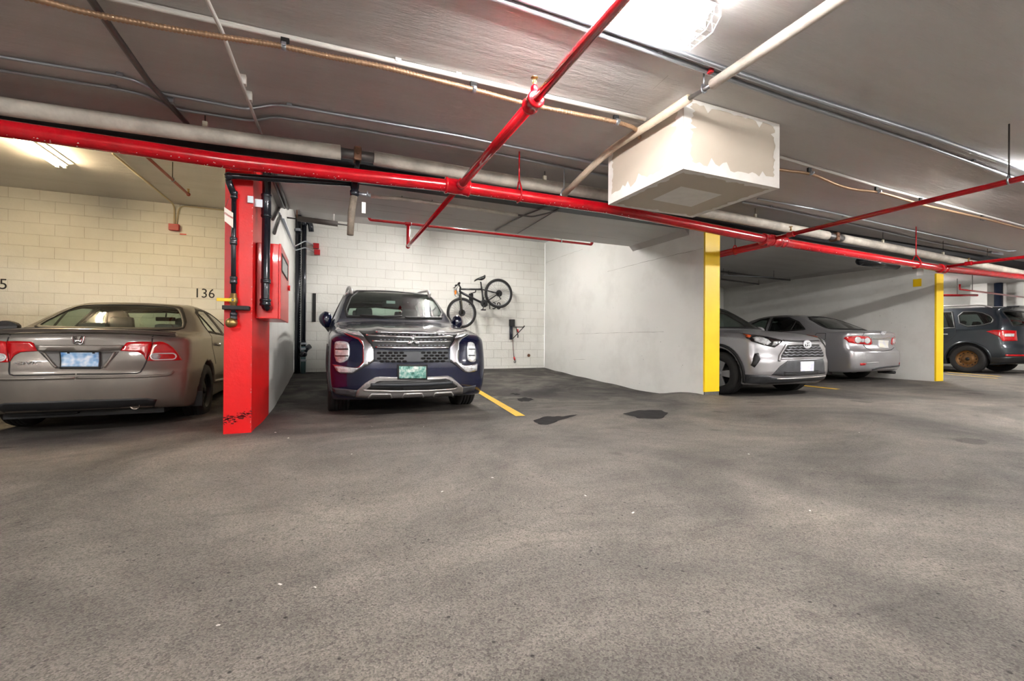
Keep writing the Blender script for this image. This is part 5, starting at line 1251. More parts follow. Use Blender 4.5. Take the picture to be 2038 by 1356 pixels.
bx_x0 = atz(1360.6, 191.5, Z_C).x; bx_x1 = atz(1545.6, 249, Z_C).x
zx = Z_C-.108
e0 = atz(80, 0, zx)
bx('ribbed copper armoured cable clipped along the aisle ceiling', [(80, 0), (170, 25), (340, 58), (565, 92), (640, 110), (760, 132), (850, 155), (943, 178), (1050, 208), (1228, 243), (1268, 256)], zx, [(565, 92), (943, 178), (1228, 243)], ext0=e0+Vector((-4.5, .2, 0)), ext1=Vector((bx_x0-.004, 3.30, zx)))
bx('smooth copper cable clipped to the ceiling beyond the drywall box', [(1548, 338), (1614, 345), (1665, 368), (1700, 378), (1748, 382), (1790, 394), (1836, 408), (1955, 434), (2038, 456)], zx, [(1614, 345), (1748, 382), (1836, 403), (1958, 437)], ext0=Vector((bx_x1+.004, 3.30, zx)), ext1=atz(2038, 456, zx)+Vector((8, .12, 0)), pitch=.012, r=.016)
zs = Z_C-.022
conduit('upper of two thin steel conduits with offset bends behind the copper cable', [(0, 113), (238, 152), (268, 160), (312, 184), (492, 218), (548, 209), (585, 213), (900, 268), (1210, 330)], zs, .014, M_galv, clips=[(240, 152), (576, 212)], ext=(atz(0, 113, zs)+Vector((-6, .05, 0)), atz(1210, 330, zs)+Vector((1.2, 0, 0))))
conduit('lower of two thin steel conduits with offset bends near the wrapped pipe', [(0, 140), (228, 176), (292, 190), (345, 216), (500, 241), (548, 233), (700, 256), (980, 305), (1205, 350)], zs, .014, M_galv, clips=[(228, 176)], ext=(atz(0, 140, zs)+Vector((-6, .05, 0)), atz(1205, 350, zs)+Vector((.1, 0, 0))))
for (u, v), z_ in (((648, 248), zs), ((812, 256), zs)):
    pass
conduit('thin steel conduit on the ceiling over the double bay front, upper one', [(1508, 396), (1640, 420), (1800, 456), (2005, 500), (2022, 499)], zs, .014, M_galv, clips=[(1635, 420), (1680, 431)])
conduit('thin steel conduit on the ceiling over the double bay front, lower one', [(1478, 403), (1534, 413), (1700, 448), (1850, 482), (1968, 503)], zs, .014, M_galv, clips=[(1534, 413)])
jb = MB(); c = atz(1982, 504, zs); jb.box(tuple(c+Vector((-.25, -.03, -.03))), tuple(c+Vector((.25, .03, .022))), None, .008); tag(jb.build('conduit_fitting', M_galv), 'small steel conduit fitting on the ceiling by the red branch', 'fitting')
conduit('dark grey pipe across the ceiling at the corner above the cable', [(182, 0), (232, 72), (300, 168), (372, 246)], Z_C-.060, .022, M_greypipe, ext=(atz(182, 0, Z_C-.060)+Vector((.0, -3, 0)), None), clips=[(340, 204)])
conduit('thin white conduit with a kink crossing the ceiling to the wrapped pipe', [(412, 0), (440, 58), (452, 90), (520, 268)], Z_C-.069, .013, M_white_c, ext=(atz(412, 0, Z_C-.069)+Vector((-.02, -3, 0)), None), clips=[(484, 168), (496, 200)], mclip=M_white_c)
# strut and conduit beside the lamp
zl = Z_C-.02
y1 = atz(1300, 97, zl).y; y2 = atz(1846, 288, zl).y
st = conduit('pair of steel conduits along the lamp line on the aisle ceiling', [(1060, 22), (1300, 105), (1560, 196), (1846, 292), (2038, 362)], zl, .017, M_galv, ext=(atz(1060, 22, zl)+Vector((-7, -.05, 0)), atz(2038, 362, zl)+Vector((8, .1, 0))), clips=[(1310, 108), (1846, 292), (1935, 322)])
p = [atz(u, v, zl) for u, v in ((1290, 84), (1560, 178), (1846, 270), (2038, 338))]; mb = MB()
for d in (0, ): mb.tube([p[0]+Vector((-6.5, -.07, 0))]+p+[p[-1]+Vector((8, 0, 0))], .019, 8)
mb.build('tube', M_galv, st)
rb = MB(); c = atz(1414, 140, zl); rb.box(tuple(c+Vector((-.015, -.02, -.02))), tuple(c+Vector((.015, .02, .01))), None, .004); rb.build('red_tag', mat('tag_red', (190, 30, 40), .5), st)

# --- old wrapped drain pipe past the drywall box
XW = 2.565
w = [atx(1680, -8, XW), atx(1417, 168, XW), atx(1372, 196, XW), atx(1212, 300, XW)]
wp = thing('wrapped_pipe', 'stained cream wrapped pipe passing the drywall box with a bare gap at its hanger', 'pipe', w[0])
e = w[0]+(w[0]-w[1]).normalized()*2.2
mb = MB(); mb.tube([e, w[0], w[1]], .036, 18); mb.build('pipe_wrap', M_insul, wp)
wz = w[3].copy(); f1 = aty(1165, 345, 3.98); f2 = aty(1118, 392, 4.45)
mb = MB(); mb.tube(bend([w[2], w[3], f1, f2], .25, 6), .034, 18); mb.build('pipe_wrap', M_insulold, wp)
mb = MB(); mb.tube([w[1]-(w[1]-w[2])*(-.05), w[2]+(w[2]-w[1])*.05], .016, 12); mb.build('bare_pipe', M_greypipe, wp)
c = w[1].lerp(w[2], .35); clevis(wp, c, (0, 1, 0), .02, Z_C, m_rod=M_galv, m_ring=M_galv)
c = f2.lerp(f1, .1); clevis(wp, c, (0, 1, 0), .036, Z_C, m_rod=M_galv, m_ring=M_galv)

# --- drywall box
bx0 = atz(1360.6, 191.5, Z_C); bx1 = atz(1545.6, 249, Z_C); bx2 = atz(1210, 293, Z_C); bz = aty(1360.6, 336.2, bx0.y).z
def drywall_mat():
    m = paint_mat('drywall', (196, 186, 172), .75, dirt=.2, bump=.08, dirtrgb=(170, 160, 146), speck=False); return m
M_dry = drywall_mat(); M_mud = mat('joint_compound', (232, 230, 226), .75, noise=.06, nscale=8)
X0, X1, Y0, Y1 = bx0.x, bx1.x, bx0.y, bx2.y
bt = thing('drywall_box', 'boxed duct of unpainted drywall with white joint compound hanging from the ceiling', 'box', (X0, Y0, bz))
mb = MB(); mb.box((X0, Y0, bz), (X1, Y1, Z_C-.002)); mb.build('panel', M_dry, bt)
R = random.Random(11)
def mud(o, U, V, n, u0, u1, v0, v1, side, wd, jag=.025):
    """ragged strip of compound along one edge of a face; side tells which edge"""
    a = []; k = 26; mo = {'b': .0016, 't': .0020, 'l': .0024, 'r': .0028}[side]
    for i in range(k+1):
        t = i/k; w_ = wd*(.75+.5*R.random()) + (jag*2.2 if R.random() < .08 else 0)
        if side == 'b': a.append((u0+(u1-u0)*t, v0, v0+w_))
        elif side == 't': a.append((u0+(u1-u0)*t, v1-w_, v1))
        elif side == 'l': a.append((v0+(v1-v0)*t, u0, u0+w_))
        else: a.append((v0+(v1-v0)*t, u1-w_, u1))
    vs = []; fs = []
    for (q, lo, hi) in a:
        for s_ in (lo, hi):
            uu, vv = (q, s_) if side in 'bt' else (s_, q); vs.append(o+U*uu+V*vv+n*mo)
    for i in range(k): fs.append((2*i, 2*i+2, 2*i+3, 2*i+1))
    N_ = (vs[2]-vs[0]).cross(vs[1]-vs[0])
    if N_.dot(n) < 0: fs = [f[::-1] for f in fs]
    link('joint_compound', mesh('joint_compound', vs, fs), M_mud, bt)
Xv, Yv, Zv = Vector((1, 0, 0)), Vector((0, 1, 0)), Vector((0, 0, 1)); hb_ = Z_C-bz-.006
for sd, wd in (('b', .075), ('t', .03), ('l', .085), ('r', .07)): mud(Vector((X0, Y0, bz)), Xv, Zv, -Yv, 0, X1-X0, 0, hb_, sd, wd)
for sd, wd in (('b', .085), ('t', .02), ('l', .075), ('r', .07)): mud(Vector((X0, Y0, bz)), Yv, Zv, -Xv, 0, Y1-Y0, 0, hb_, sd, wd)
for sd, wd in (('b', .05), ('t', .05), ('l', .05), ('r', .07)): mud(Vector((X0, Y0, bz)), Xv, Yv, -Zv, 0, X1-X0, 0, Y1-Y0, sd, wd, .012)
cx, cy = (X0+X1)/2-.02, (Y0+Y1)/2; vs = [(cx-.25+R.uniform(-.02, .02), cy-.2, bz-.0022), (cx+.25, cy-.2+R.uniform(-.02, .02), bz-.0022), (cx+.27, cy+.22, bz-.0022), (cx-.25, cy+.2, bz-.0022)]
link('joint_compound', mesh('joint_compound', vs, [(3, 2, 1, 0)]), M_mud, bt)
# ------------------------------------------------------------------ plumbing at the red column
YP = 4.40
def P_(u, v, y=YP): return aty(u, v, y)
t = thing('drain_pipe', 'black steel pipe with a yellow valve handle running down the red column', 'pipe', P_(465, 640))
mb = MB(); mb.tube(bend([P_(705, 366), P_(455, 350), P_(455, 362, 4.44), P_(466, 388, 4.46)], .05, 5), .027, 14); mb.build('pipe', M_blackpipe, t)
mb = MB(); mb.ball(P_(456, 351), .036, 12); mb.build('elbow', M_blackpipe, t)
mb = MB(); mb.tube([P_(466, 386, 4.46), P_(465, 480, 4.46), P_(465, 636, 4.46)], .020, 12); mb.build('pipe', M_blackpipe, t)
for (u, v) in ((466, 388), (465, 480), (465, 558), (465, 630)): collar(t, P_(u, v, 4.46), (0, 0, 1), .027, .07, M_blackpipe, 'coupling', 14)
c = P_(465, 598, 4.46); mb = MB(); mb.lathe([(.022, -.06), (.026, -.055), (.026, -.03), (.034, -.02), (.034, .02), (.026, .03), (.026, .055), (.022, .06)], c, (0, 0, 1), 10); v_ = mb.build('valve', M_brass, t)
mb = MB(); mb.box((P_(431, 598, 4.43).x, 4.425, c.z-.014), (c.x+.015, 4.432, c.z+.014), None, .004); hd = mb.build('valve_handle', mat('handle_yellow', (238, 196, 20), .4), v_)
mb = MB(); mb.lathe([(.012, 0), (.012, .03), (1e-4, .03)], Vector((c.x, 4.42, c.z)), (0, 1, 0), 8); mb.build('valve_nut', M_galv, v_)
c = P_(469, 613, 4.46); mb = MB(); mb.box((P_(442, 613, 4.44).x, 4.425, c.z-.018), (P_(496, 613, 4.44).x, 4.519, c.z+.018), None, .006); mb.build('bracket', M_dark, t)
c = P_(462, 643, 4.43); mb = MB(); mb.lathe([(.03, -.02), (.042, -.01), (.042, .03), (.03, .05), (1e-4, .05)], c, (-.3, -1, 0), 16); mb.build('hose_outlet', M_brass, t)
# card tied to it
cd_ = thing('warning_card', 'white card with red lettering tied to the black pipe on the red column', 'sign', P_(455, 432, 4.42))
q = [P_(446, 412, 4.42), P_(464, 424, 4.42), P_(464, 454, 4.42), P_(447, 440, 4.42)]
quad('card', q, mat('card_white', (232, 224, 214), .6), cd_, .0015)
tm = text_mesh('STANDPIPE', .021, .0006); o = link('lettering', tm, mat('card_red', (186, 40, 44), .6), cd_)
a = (q[1]-q[0]).normalized(); b = (q[0]-q[3]).normalized(); n = a.cross(b).normalized(); b = n.cross(a); ctr = (q[0]+q[1]+q[2]+q[3])/4 + Vector((0, -.003, .012))
o.matrix_parent_inverse = Matrix.Identity(4); o.matrix_basis = pmat(cd_).inverted() @ (Matrix.Translation(ctr) @ Matrix((a, b, -n if n.y > 0 else n)).transposed().to_4x4() @ Matrix.Diagonal((.72, 1, 1, 1)))
rod(cd_, P_(449, 412, 4.42), P_(455, 395, 4.44), .0015, name='string')

t = thing('drain_pipe', 'wide black pipe dropping in front of the red fire cabinet', 'pipe', P_(530, 612, 4.62))
mb = MB(); y = 4.62; top = P_(531, 352, y); top.z = 2.40
pts = bend([top, P_(528, 612, y), Vector((P_(530, 612, y).x+.01, 4.705, P_(530, 612, y).z))], .05, 5); mb.tube(pts, .036, 16); mb.build('pipe', M_blackpipe, t)
c = P_(528, 602, y); collar(t, c, (0, 0, 1), .044, .07, M_blackpipe, 'coupling'); c = P_(529, 560, y); collar(t, c, (0, 0, 1), .039, .05, M_blackpipe, 'coupling'); c = P_(530, 410, y); collar(t, c, (0, 0, 1), .041, .22, M_blackpipe, 'coupling')
mb = MB(); c = P_(515, 406, y); mb.box((X_L+.002, y-.03, c.z-.035), (P_(524, 406, y).x, y-.022, c.z+.035)); mb.box((X_L-.04, 4.5, c.z-.03), (X_L+.004, 4.519, c.z+.03)); mb.build('strap', M_galv, t)

# vertical wrapped drop with valve, under the wrapped main
t = thing('valve_assembly', 'black valve and stained wrapped pipe stub hanging before the navy SUV bay', 'pipe', P_(700, 470))
mb = MB(); mb.tube([aty(712, 322, YG), aty(708, 345, 4.46), P_(706, 388)], .026, 14); mb.build('pipe', M_blackpipe, t)
c = P_(706, 366); mb = MB(); mb.lathe([(.03, -.12), (.042, -.11), (.042, -.07), (.033, -.06), (.04, -.03), (.04, .03), (.033, .06), (.042, .07), (.042, .11), (.03, .12)], c, (0, 0, 1), 14); mb.build('valve', M_blackpipe, t)
mb = MB(); mb.tube([P_(706, 384), P_(700, 420), P_(697, 468)], [.03, .034, .03], 14); mb.build('pipe_wrap', mat('stained_wrap', (126, 116, 104), .7, noise=.35, nscale=18), t)
mb = MB(); mb.tube([P_(700, 395), P_(703, 418)], .018, 8); mb.build('brass_tap', M_brass, t)
mb = MB(); mb.tube([P_(712, 386), P_(738, 389)], .016, 10); mb.lathe([(.026, -.006), (.026, .006)], P_(731, 386), (1, 0, .1), 14); mb.build('side_valve', M_galv, t)
mb = MB(); mb.box(tuple(P_(720, 403)+Vector((0, 0, -.10))), tuple(P_(728, 403)+Vector((0, .004, .0))), None, .001); mb.build('tag', M_white_c, t)
# white pipe under the slab
t = thing('wrapped_pipe', 'slim white wrapped pipe under the low slab above the navy SUV', 'pipe', aty(738, 391, 5.5))
ws_ = [aty(738, 391, 5.5), aty(800, 396, 5.5), aty(860, 404, 5.5), aty(1030, 428, 5.5)]
for p in ws_: p.z = min(p.z, Z_LOW-.026)
mb = MB(); mb.tube(ws_, .023, 14); mb.build('pipe_wrap', M_insul, t); mb = MB(); e = ws_[-1]; mb.tube(bend([e, e+Vector((.22, 0, 0)), e+Vector((.42, -.35, .01))], .06, 4), .011, 8); mb.build('bare_pipe', M_greypipe, t)
for k in (1, 2): rod(t, ws_[k]+Vector((0, 0, .02)), Vector((ws_[k].x, ws_[k].y, Z_LOW)), .004)
zq = Z_LOW-.014
def slab_conduit(label, pxs, r=.010, m=None, dz=0.0):
    zq = Z_LOW-r-.003-dz; t = thing('conduit', label, 'conduit', atz(*pxs[0], zq)); mb = MB(); mb.tube([atz(u, v, zq) for u, v in pxs], r, 8); mb.build('tube', m or M_greypipe, t)
    if dz:
        for u, v in (pxs[0], pxs[-1]): p = atz(u, v, zq); rod(t, p, Vector((p.x, p.y, Z_LOW)), .005)
    return t
slab_conduit('dark conduit on the low slab ending above the hanging bicycle', [(1100, 407), (1040, 430), (986, 459)])
slab_conduit('grey conduit on the low slab crossing the white wrapped pipe end', [(1118, 412), (1062, 446), (1030, 465)], .006)
for k, (a, b) in enumerate((((537, 342), (566, 414)), ((546, 340), (573, 416)))):
    slab_conduit(('grey conduit along the slab beside the fire cabinet wall', 'second grey conduit along the slab beside the fire cabinet wall')[k], [a, b], .016)
# conduits on the partition wall feeding the red boxes
xw = X_L+.014
for k, (p0, p1, box_) in enumerate((((556, 424), (586, 494), (629, 490)), ((560, 436), (588, 508), (631, 502.5)))):
    e = aty(*box_, Y_BACK-.03); t = thing('conduit', ('grey conduit down the partition wall to the upper red box', 'grey conduit down the partition wall to the lower red box')[k], 'conduit', atx(*p0, xw))
    c1 = atx(*p1, xw); c1.y = min(c1.y, Y_BACK-.45); mb = MB(); c0 = atx(*p0, xw); c0.x += .03*k; c1.x += .03*k; c1.y -= .06*k; mb.tube(bend([c0, c1, Vector((xw+.2, Y_BACK-.38, e.z+.02)), Vector((xw+.36, Y_BACK-.03, e.z)), e], .05, 4), .012, 8); mb.build('tube', M_galv, t)
    jb = MB(); jb.box(tuple(e+Vector((-.055, -.05, -.055))), tuple(e+Vector((.06, .027, .055))), None, .006); tag(jb.build('junction_box', mat('alarm_red', (178, 20, 30), .4)), ('upper small red junction box on the white block wall', 'lower small red junction box on the white block wall')[k], 'box')
for k, (a, b) in enumerate((((556, 414), (543, 437)), ((558, 430), (546, 465)))):
    mb = MB(); mb.tube([atx(*a, xw+.01), atx(*b, xw+.01)], .018, 8); tag(mb.build('wall_strut', M_greypipe), ('short upper grey strut slanting on the partition wall', 'short lower grey strut slanting on the partition wall')[k], 'strut')

# fire cabinet
y0c, y1c, xo = 4.72, 5.69, -.392; zc1 = aty(530, 484, y0c).z; zc0 = aty(530, 634, y0c).z
M_cab = mat('cabinet_red', (222, 16, 22), .35, coat=.3, noise=.12, nscale=6)
t = thing('fire_cabinet', 'red steel fire hose cabinet mounted on the partition wall', 'cabinet', (X_L, y0c, zc0))
mb = MB(); mb.box((X_L+.002, y0c, zc0), (xo-.02, y1c, zc1), None, .006); mb.build('body', M_cab, t)
mb = MB(); mb.box((xo-.02, y0c-.004, zc0-.004), (xo, y1c+.004, zc1+.004), None, .005); d = mb.build('door', M_cab, t)
wa, wb_ = atx(561, 508, xo), atx(572, 556, xo); mb = MB(); mb.box((xo-.001, wa.y, wb_.z), (xo+.003, wb_.y, wa.z)); w_ = mb.build('window', mat('cabinet_glass', (150, 156, 160), .1), d)
for a, b in (((wa.y-.015, wb_.z-.015), (wb_.y+.015, wb_.z)), ((wa.y-.015, wa.z), (wb_.y+.015, wa.z+.015)), ((wa.y-.015, wb_.z), (wa.y, wa.z)), ((wb_.y, wb_.z), (wb_.y+.015, wa.z))):
    mb = MB(); mb.box((xo-.001, a[0], a[1]), (xo+.006, b[0], b[1])); mb.build('window_frame', M_rubber, w_)
lt = atx(574, 574, xo); mb = MB(); mb.box((xo, y1c-.07, lt.z-.03), (xo+.02, y1c-.04, lt.z+.03), None, .005); mb.build('latch', M_cab, d)

# black drain stack in the corner
ys_ = Y_BACK-.14
t = thing('drain_stack', 'tall black drain pipes in the corner beside the navy SUV with clamped fittings', 'pipe', aty(597, 742, ys_))
za = min(aty(594, 446, ys_).z, Z_HI-.26); xa = X_L+.075; xb = aty(601.5, 600, ys_).x
mb = MB(); mb.tube([(xa, ys_, .05), (xa, ys_, Z_HI-.002)], .058, 18); mb.build('pipe', M_blackpipe, t)
mb = MB(); zj = aty(600, 690, ys_).z; mb.tube([(xb+.03, ys_-.05, zj-.02), (xb+.03, ys_-.05, za+.05)], .045, 16); mb.build('pipe', M_blackpipe, t)
mb = MB(); mb.tube([(xb+.03, ys_-.05, .04), (xb+.03, ys_-.05, zj)], .047, 16); mb.build('base_pipe', mat('green_grey_pipe', (66, 96, 98), .5), t)
mb = MB(); k = aty(606, 702, ys_); mb.tube([(xb+.03, ys_-.05, k.z-.02), (k.x+.03, ys_-.03, k.z+.08), (k.x+.10, ys_+.02, k.z+.13)], .055, 14); mb.ball((xb+.03, ys_-.05, k.z-.03), .075, 12); wy = mb.build('wye_fitting', M_blackpipe, t)
for zz in (zj+.06, zj-.05, k.z-.16): collar(t, (xb+.03, ys_-.05, zz), (0, 0, 1), .054, .045, M_galv, 'clamp')
collar(t, (xa, ys_, za-.05), (0, 0, 1), .066, .06, M_galv, 'clamp'); mb = MB(); el = aty(607, 458, ys_); mb.tube(bend([(xb+.03, ys_-.05, za+.05), (xb+.03, ys_-.05, za+.16), (el.x+.1, ys_-.02, za+.12), (el.x+.12, ys_-.02, za-.06)], .08, 4), .052, 12); mb.build('elbow', M_blackpipe, t)
ch = MB()
for i in range(46):
    z = zj+.1+(za-zj-.2)*i/45; ch.ball((xb-.03, ys_-.085, z), .012, 6, (1, 1, 1.7))
ch.build('chain', mat('chain_steel', (120, 122, 124), .35, .9), t)
# brown insulated line towards the valve stub
t = thing('wrapped_pipe', 'dark brown wrapped pipe on a rod between the corner stack and the slab', 'pipe', aty(597, 437, 8.2))
mb = MB(); mb.tube([aty(592, 435, 8.2), aty(672, 446, 8.2)], .045, 14); mb.build('pipe_wrap', mat('brown_wrap', (66, 58, 54), .7), t); mb = MB(); mb.tube([aty(545, 430, 8.2), aty(700, 449.5, 8.2)], .012, 8); mb.build('bare_pipe', M_rod, t)
p = aty(591, 435, 8.2); rod(t, p, Vector((p.x, p.y, Z_HI)), .012, M_rust); p = aty(664, 445, 8.2); rod(t, p, Vector((p.x, p.y, Z_HI)), .012, M_white_c)
# strip and marks on the block walls
mb = MB(); a, b = aty(622, 584, Y_BACK), aty(628.5, 641, Y_BACK); mb.box((a.x, Y_BACK-.018, b.z), (b.x, Y_BACK-.003, a.z), None, .003); tag(mb.build('bumper_strip', M_rubber), 'narrow black rubber strip fixed upright on the white block wall', 'strip')
M_stencil = mat('stencil_black', (22, 21, 20), .6)
def stencil(txt, u, v, h, label):
    c = aty(u, v, Y_BACK); tm = text_mesh(txt, h/.69, .0012); o = link('bay_number', tm, M_stencil)
    o.matrix_basis = Matrix.Translation((c.x, Y_BACK-.0045, c.z)) @ Matrix.Rotation(math.pi/2, 4, 'X') @ Matrix.Diagonal((.92, 1, 1, 1))
    tag(o, label, 'number')
hh = aty(405, 576, Y_BACK).z-aty(405, 594, Y_BACK).z
stencil('136', 407, 585, hh, 'black stencilled bay number 136 on the wall beside the red column')
stencil('135', -12, 566, hh*1.0, 'black stencilled bay number cut by the dark car side of the wall')
stencil('138', 983.5, 609.5, hh, 'black stencilled bay number behind the hanging bicycle wheel')
mb = MB(); a, b = aty(358, 465, Y_BACK), aty(371, 468, Y_BACK); mb.box((a.x, Y_BACK-.006, b.z), (b.x, Y_BACK-.003, a.z)); tag(mb.build('wall_sticker', mat('sticker_red', (226, 50, 40), .5)), 'small red strip on the cream lit block wall', 'sticker')

# left bay ceiling: conduit, alarm box, sprinkler line
zr_ = Z_HI-.016
e = aty(347, 410, Y_BACK-.02); e2 = aty(347, 447, Y_BACK-.02)
t = thing('conduit', 'cream conduit across the left bay ceiling and down to a red box', 'conduit', e2); mb = MB()
mb.tube(bend([atz(225, 306, zr_), atz(335, 398, zr_), Vector((e.x, Y_BACK-.02, zr_-.01)), e2], .12, 5), .014, 8); mb.build('tube', mat('cream_conduit', (196, 184, 156), .5), t)
mb = MB(); e3 = aty(350, 412, Y_BACK-.02); mb.tube(bend([Vector((e3.x+.9, Y_BACK-.02, zr_-.01)), Vector((e3.x+.05, Y_BACK-.02, zr_-.01)), e2+Vector((.03, 0, 0))], .12, 5), .012, 8); mb.build('tube', MATS['cream_conduit'], t)
c = aty(347, 453, Y_BACK-.03); mb = MB(); mb.box(tuple(c+Vector((-.08, -.05, -.06))), tuple(c+Vector((.08, .027, .06))), None, .006); tag(mb.build('junction_box', mat('alarm_red', (178, 20, 30), .4)), 'red alarm box at the end of the conduit on the cream lit wall', 'box')
zl_ = 3.12; t = thing('sprinkler_branch_pipe', 'rust red sprinkler pipe under the left bay ceiling', 'pipe', atz(376, 388, zl_)); M_rr = mat('rust_red_paint', (136, 48, 28), .45)
mb = MB(); a, b = atz(290, 310, zl_), atz(375, 387, zl_); mb.tube([a+(a-b)*.6, b], .02, 10); mb.build('pipe', M_rr, t); mb = MB(); mb.ball(b, .03, 10); mb.build('elbow', M_rr, t); sprinkler_head(t, b+Vector((0, 0, .03))); c = a.lerp(b, .57); clevis(t, c, (0, 1, 0), .02, Z_HI)
# right bay ceiling: bundle of conduits, black pipe
for k, (a, b) in enumerate((((1436, 541), (1506, 552)), ((1450, 545), (1572, 558)), ((1436, 556), (1510, 566)), ((1440, 548), (1540, 552)))):
    slab_conduit(('grey-blue conduit on the double bay ceiling, first of a bundle', 'long grey-blue conduit of the bundle on the double bay ceiling', 'low grey-blue conduit of the bundle behind the yellow wall end', 'thin bright conduit of the bundle on the double bay ceiling')[k], [a, b], .022 if k != 3 else .012, M_greypipe if k != 3 else M_galv, k*.05)
t = thing('drain_pipe', 'fat black drain pipe with a rounded end under the double bay ceiling', 'pipe', aty(1700, 520, 5.55)); y = 5.55; a = aty(1712, 520, y); zz = Z_LOW-.085
mb = MB(); mb.tube([(a.x, y, zz), (11.3, y, zz)], .082, 18); mb.ball((a.x, y, zz), .082, 14); mb.build('pipe', M_blackpipe, t)
# far right: pilaster, pipes
struct('wall_pilaster', M_wall, ((17.5, 6.40, -.1), (18.0, 6.76, Z_LOW)))
t = thing('drain_pipe', 'blue-black downpipe beside the white pilaster beyond the dark wagon', 'pipe', (17.6, 6.2, 0)); mb = MB(); mb.tube([(17.65, 6.22, .1), (17.65, 6.22, Z_LOW-.01)], .09, 14); mb.build('pipe', mat('blue_black_pipe', (30, 40, 58), .4), t)
t = thing('sprinkler_branch_pipe', 'thin red sprinkler line high in the far bay above the dark wagon', 'pipe', aty(1910, 574, 5.6)); mb = MB(); mb.tube(bend([aty(1910, 566, 5.6), aty(1910, 576, 5.6), aty(2038, 592, 5.6)], .03, 4), .022, 8); mb.build('pipe', M_redpipe, t); p = aty(1935, 579, 5.6); rod(t, p, Vector((p.x, p.y, Z_LOW)), .008)
t = thing('sprinkler_branch_pipe', 'dark red pipe behind the far yellow wall end above the dark wagon', 'pipe', aty(1880, 589, 6.4)); mb = MB(); mb.tube([aty(1870, 588, 6.4), aty(1945, 588, 6.0)], .03, 8); mb.build('pipe', M_redpipe, t); p = aty(1905, 588, 6.3); rod(t, p, Vector((p.x, p.y, Z_LOW)), .006)
sg = aty(1826, 563, Y_COL+.1); c = atx(1826, 563, X_S0); mb = MB(); mb.box((X_S0-.012, c.y-.07, c.z-.08), (X_S0-.002, c.y+.07, c.z+.08)); tag(mb.build('wall_marker', M_yellow), 'small yellow square painted plate high on the far concrete wall', 'plate')

# ------------------------------------------------------------------ floor markings
def on_floor(u, v, dz=.0):
    z = 0.0
    for _ in range(12):
        p = atz(u, v, z); z = floor_z(p.x, p.y)
    p.z = z+dz; return p
M_line = mat('road_line_yellow', (236, 190, 50), .6, noise=.18, nscale=14)
def floor_poly(name, pxs, m, parent=None, dz=.004):
    P = [on_floor(u, v) for u, v in pxs]; n = len(P); k = []
    for i in range(n):
        a, b = P[i], P[(i+1) % n]; m_ = max(1, int((b-a).length/.12)); k += [a.lerp(b, j/m_) for j in range(m_)]
    cx = sum((p for p in k), Vector())/len(k)
    k = [Vector((p.x, p.y, floor_z(p.x, p.y)+dz)) for p in k]
    r = delaunay_2d_cdt([Vector((p.x, p.y)) for p in k], [], [list(range(len(k)))], 1, 1e-6)
    vs = [(v.x, v.y, floor_z(v.x, v.y)+dz) for v in r[0]]; fs = [list(f) for f in r[2]]
    fs = [f if (Vector(vs[f[1]])-Vector(vs[f[0]])).cross(Vector(vs[f[2]])-Vector(vs[f[0]])).z > 0 else f[::-1] for f in fs]
    return link(name, mesh(name, vs, fs), m, parent)
A_, B_ = on_floor(948, 777), on_floor(1036, 829); dr_ = (A_-B_).normalized(); A2 = A_+dr_*2.2
def strip(label, pxs, w, ext=0.0):
    """painted stall line through photo points on the floor"""
    P = []
    for (u0, v0), (u1, v1) in zip(pxs, pxs[1:]): P += [on_floor(u0+(u1-u0)*i/14, v0+(v1-v0)*i/14) for i in range(14)]
    P.append(on_floor(*pxs[-1])); d0 = (P[0]-P[-1]); d0.z = 0; d0.normalize()
    if ext: P = [P[0]+d0*ext*(1-i/14) for i in range(14)] + P
    n = Vector((-d0.y, d0.x, 0))*w/2; vs = []; fs = []
    for p in P:
        for s in (-1, 1): q = p+n*s; vs.append((q.x, q.y, floor_z(q.x, q.y)+.005))
    for i in range(len(P)-1): fs.append((2*i, 2*i+2, 2*i+3, 2*i+1))
    me = mesh('parking_line', vs, fs); me.flip_normals() if me.polygons[0].normal.z < 0 else None
    tag(link('parking_line', me, M_line), label, 'line')
strip('yellow stall line on the asphalt beside the navy SUV', [(948, 777), (1036, 829)], .11, 2.0)
strip('yellow stall line between the silver SUV and the silver sedan', [(1560, 764), (1668, 775.5)], .10)
strip('faded yellow stall line beside the dark wagon, nearer the wagon', [(1884, 741), (1990, 750)], .09)
strip('faded yellow stall line beside the dark wagon, nearer the yellow wall end', [(1880, 745), (1985, 754)], .06)
M_tar = mat('tar_patch', (46, 45, 45), .9, noise=.3, nscale=10, spec=.1)
for pts in ([(1062, 838), (1085, 830), (1120, 829), (1152, 826), (1120, 836), (1092, 846), (1070, 845)], [(1240, 824), (1270, 817), (1310, 816), (1332, 823), (1318, 834), (1270, 833)], [(1028, 795), (1040, 792), (1058, 793), (1064, 797), (1050, 800), (1034, 799)], [(1016, 784.5), (1028, 783), (1036, 785), (1026, 787)]):
    pts = [(a[0]+(b[0]-a[0])*j/4+rnd.uniform(-2.2, 2.2), a[1]+(b[1]-a[1])*j/4+rnd.uniform(-.9, .9)) for a, b in zip(pts, pts[1:]+pts[:1]) for j in range(4)]
    for _ in range(1): pts = [q for i in range(len(pts)) for q in ((pts[i][0]*.75+pts[(i+1) % len(pts)][0]*.25, pts[i][1]*.75+pts[(i+1) % len(pts)][1]*.25), (pts[i][0]*.25+pts[(i+1) % len(pts)][0]*.75, pts[i][1]*.25+pts[(i+1) % len(pts)][1]*.75))]
    floor_poly('tar_patch', pts, M_tar, floor, .003)
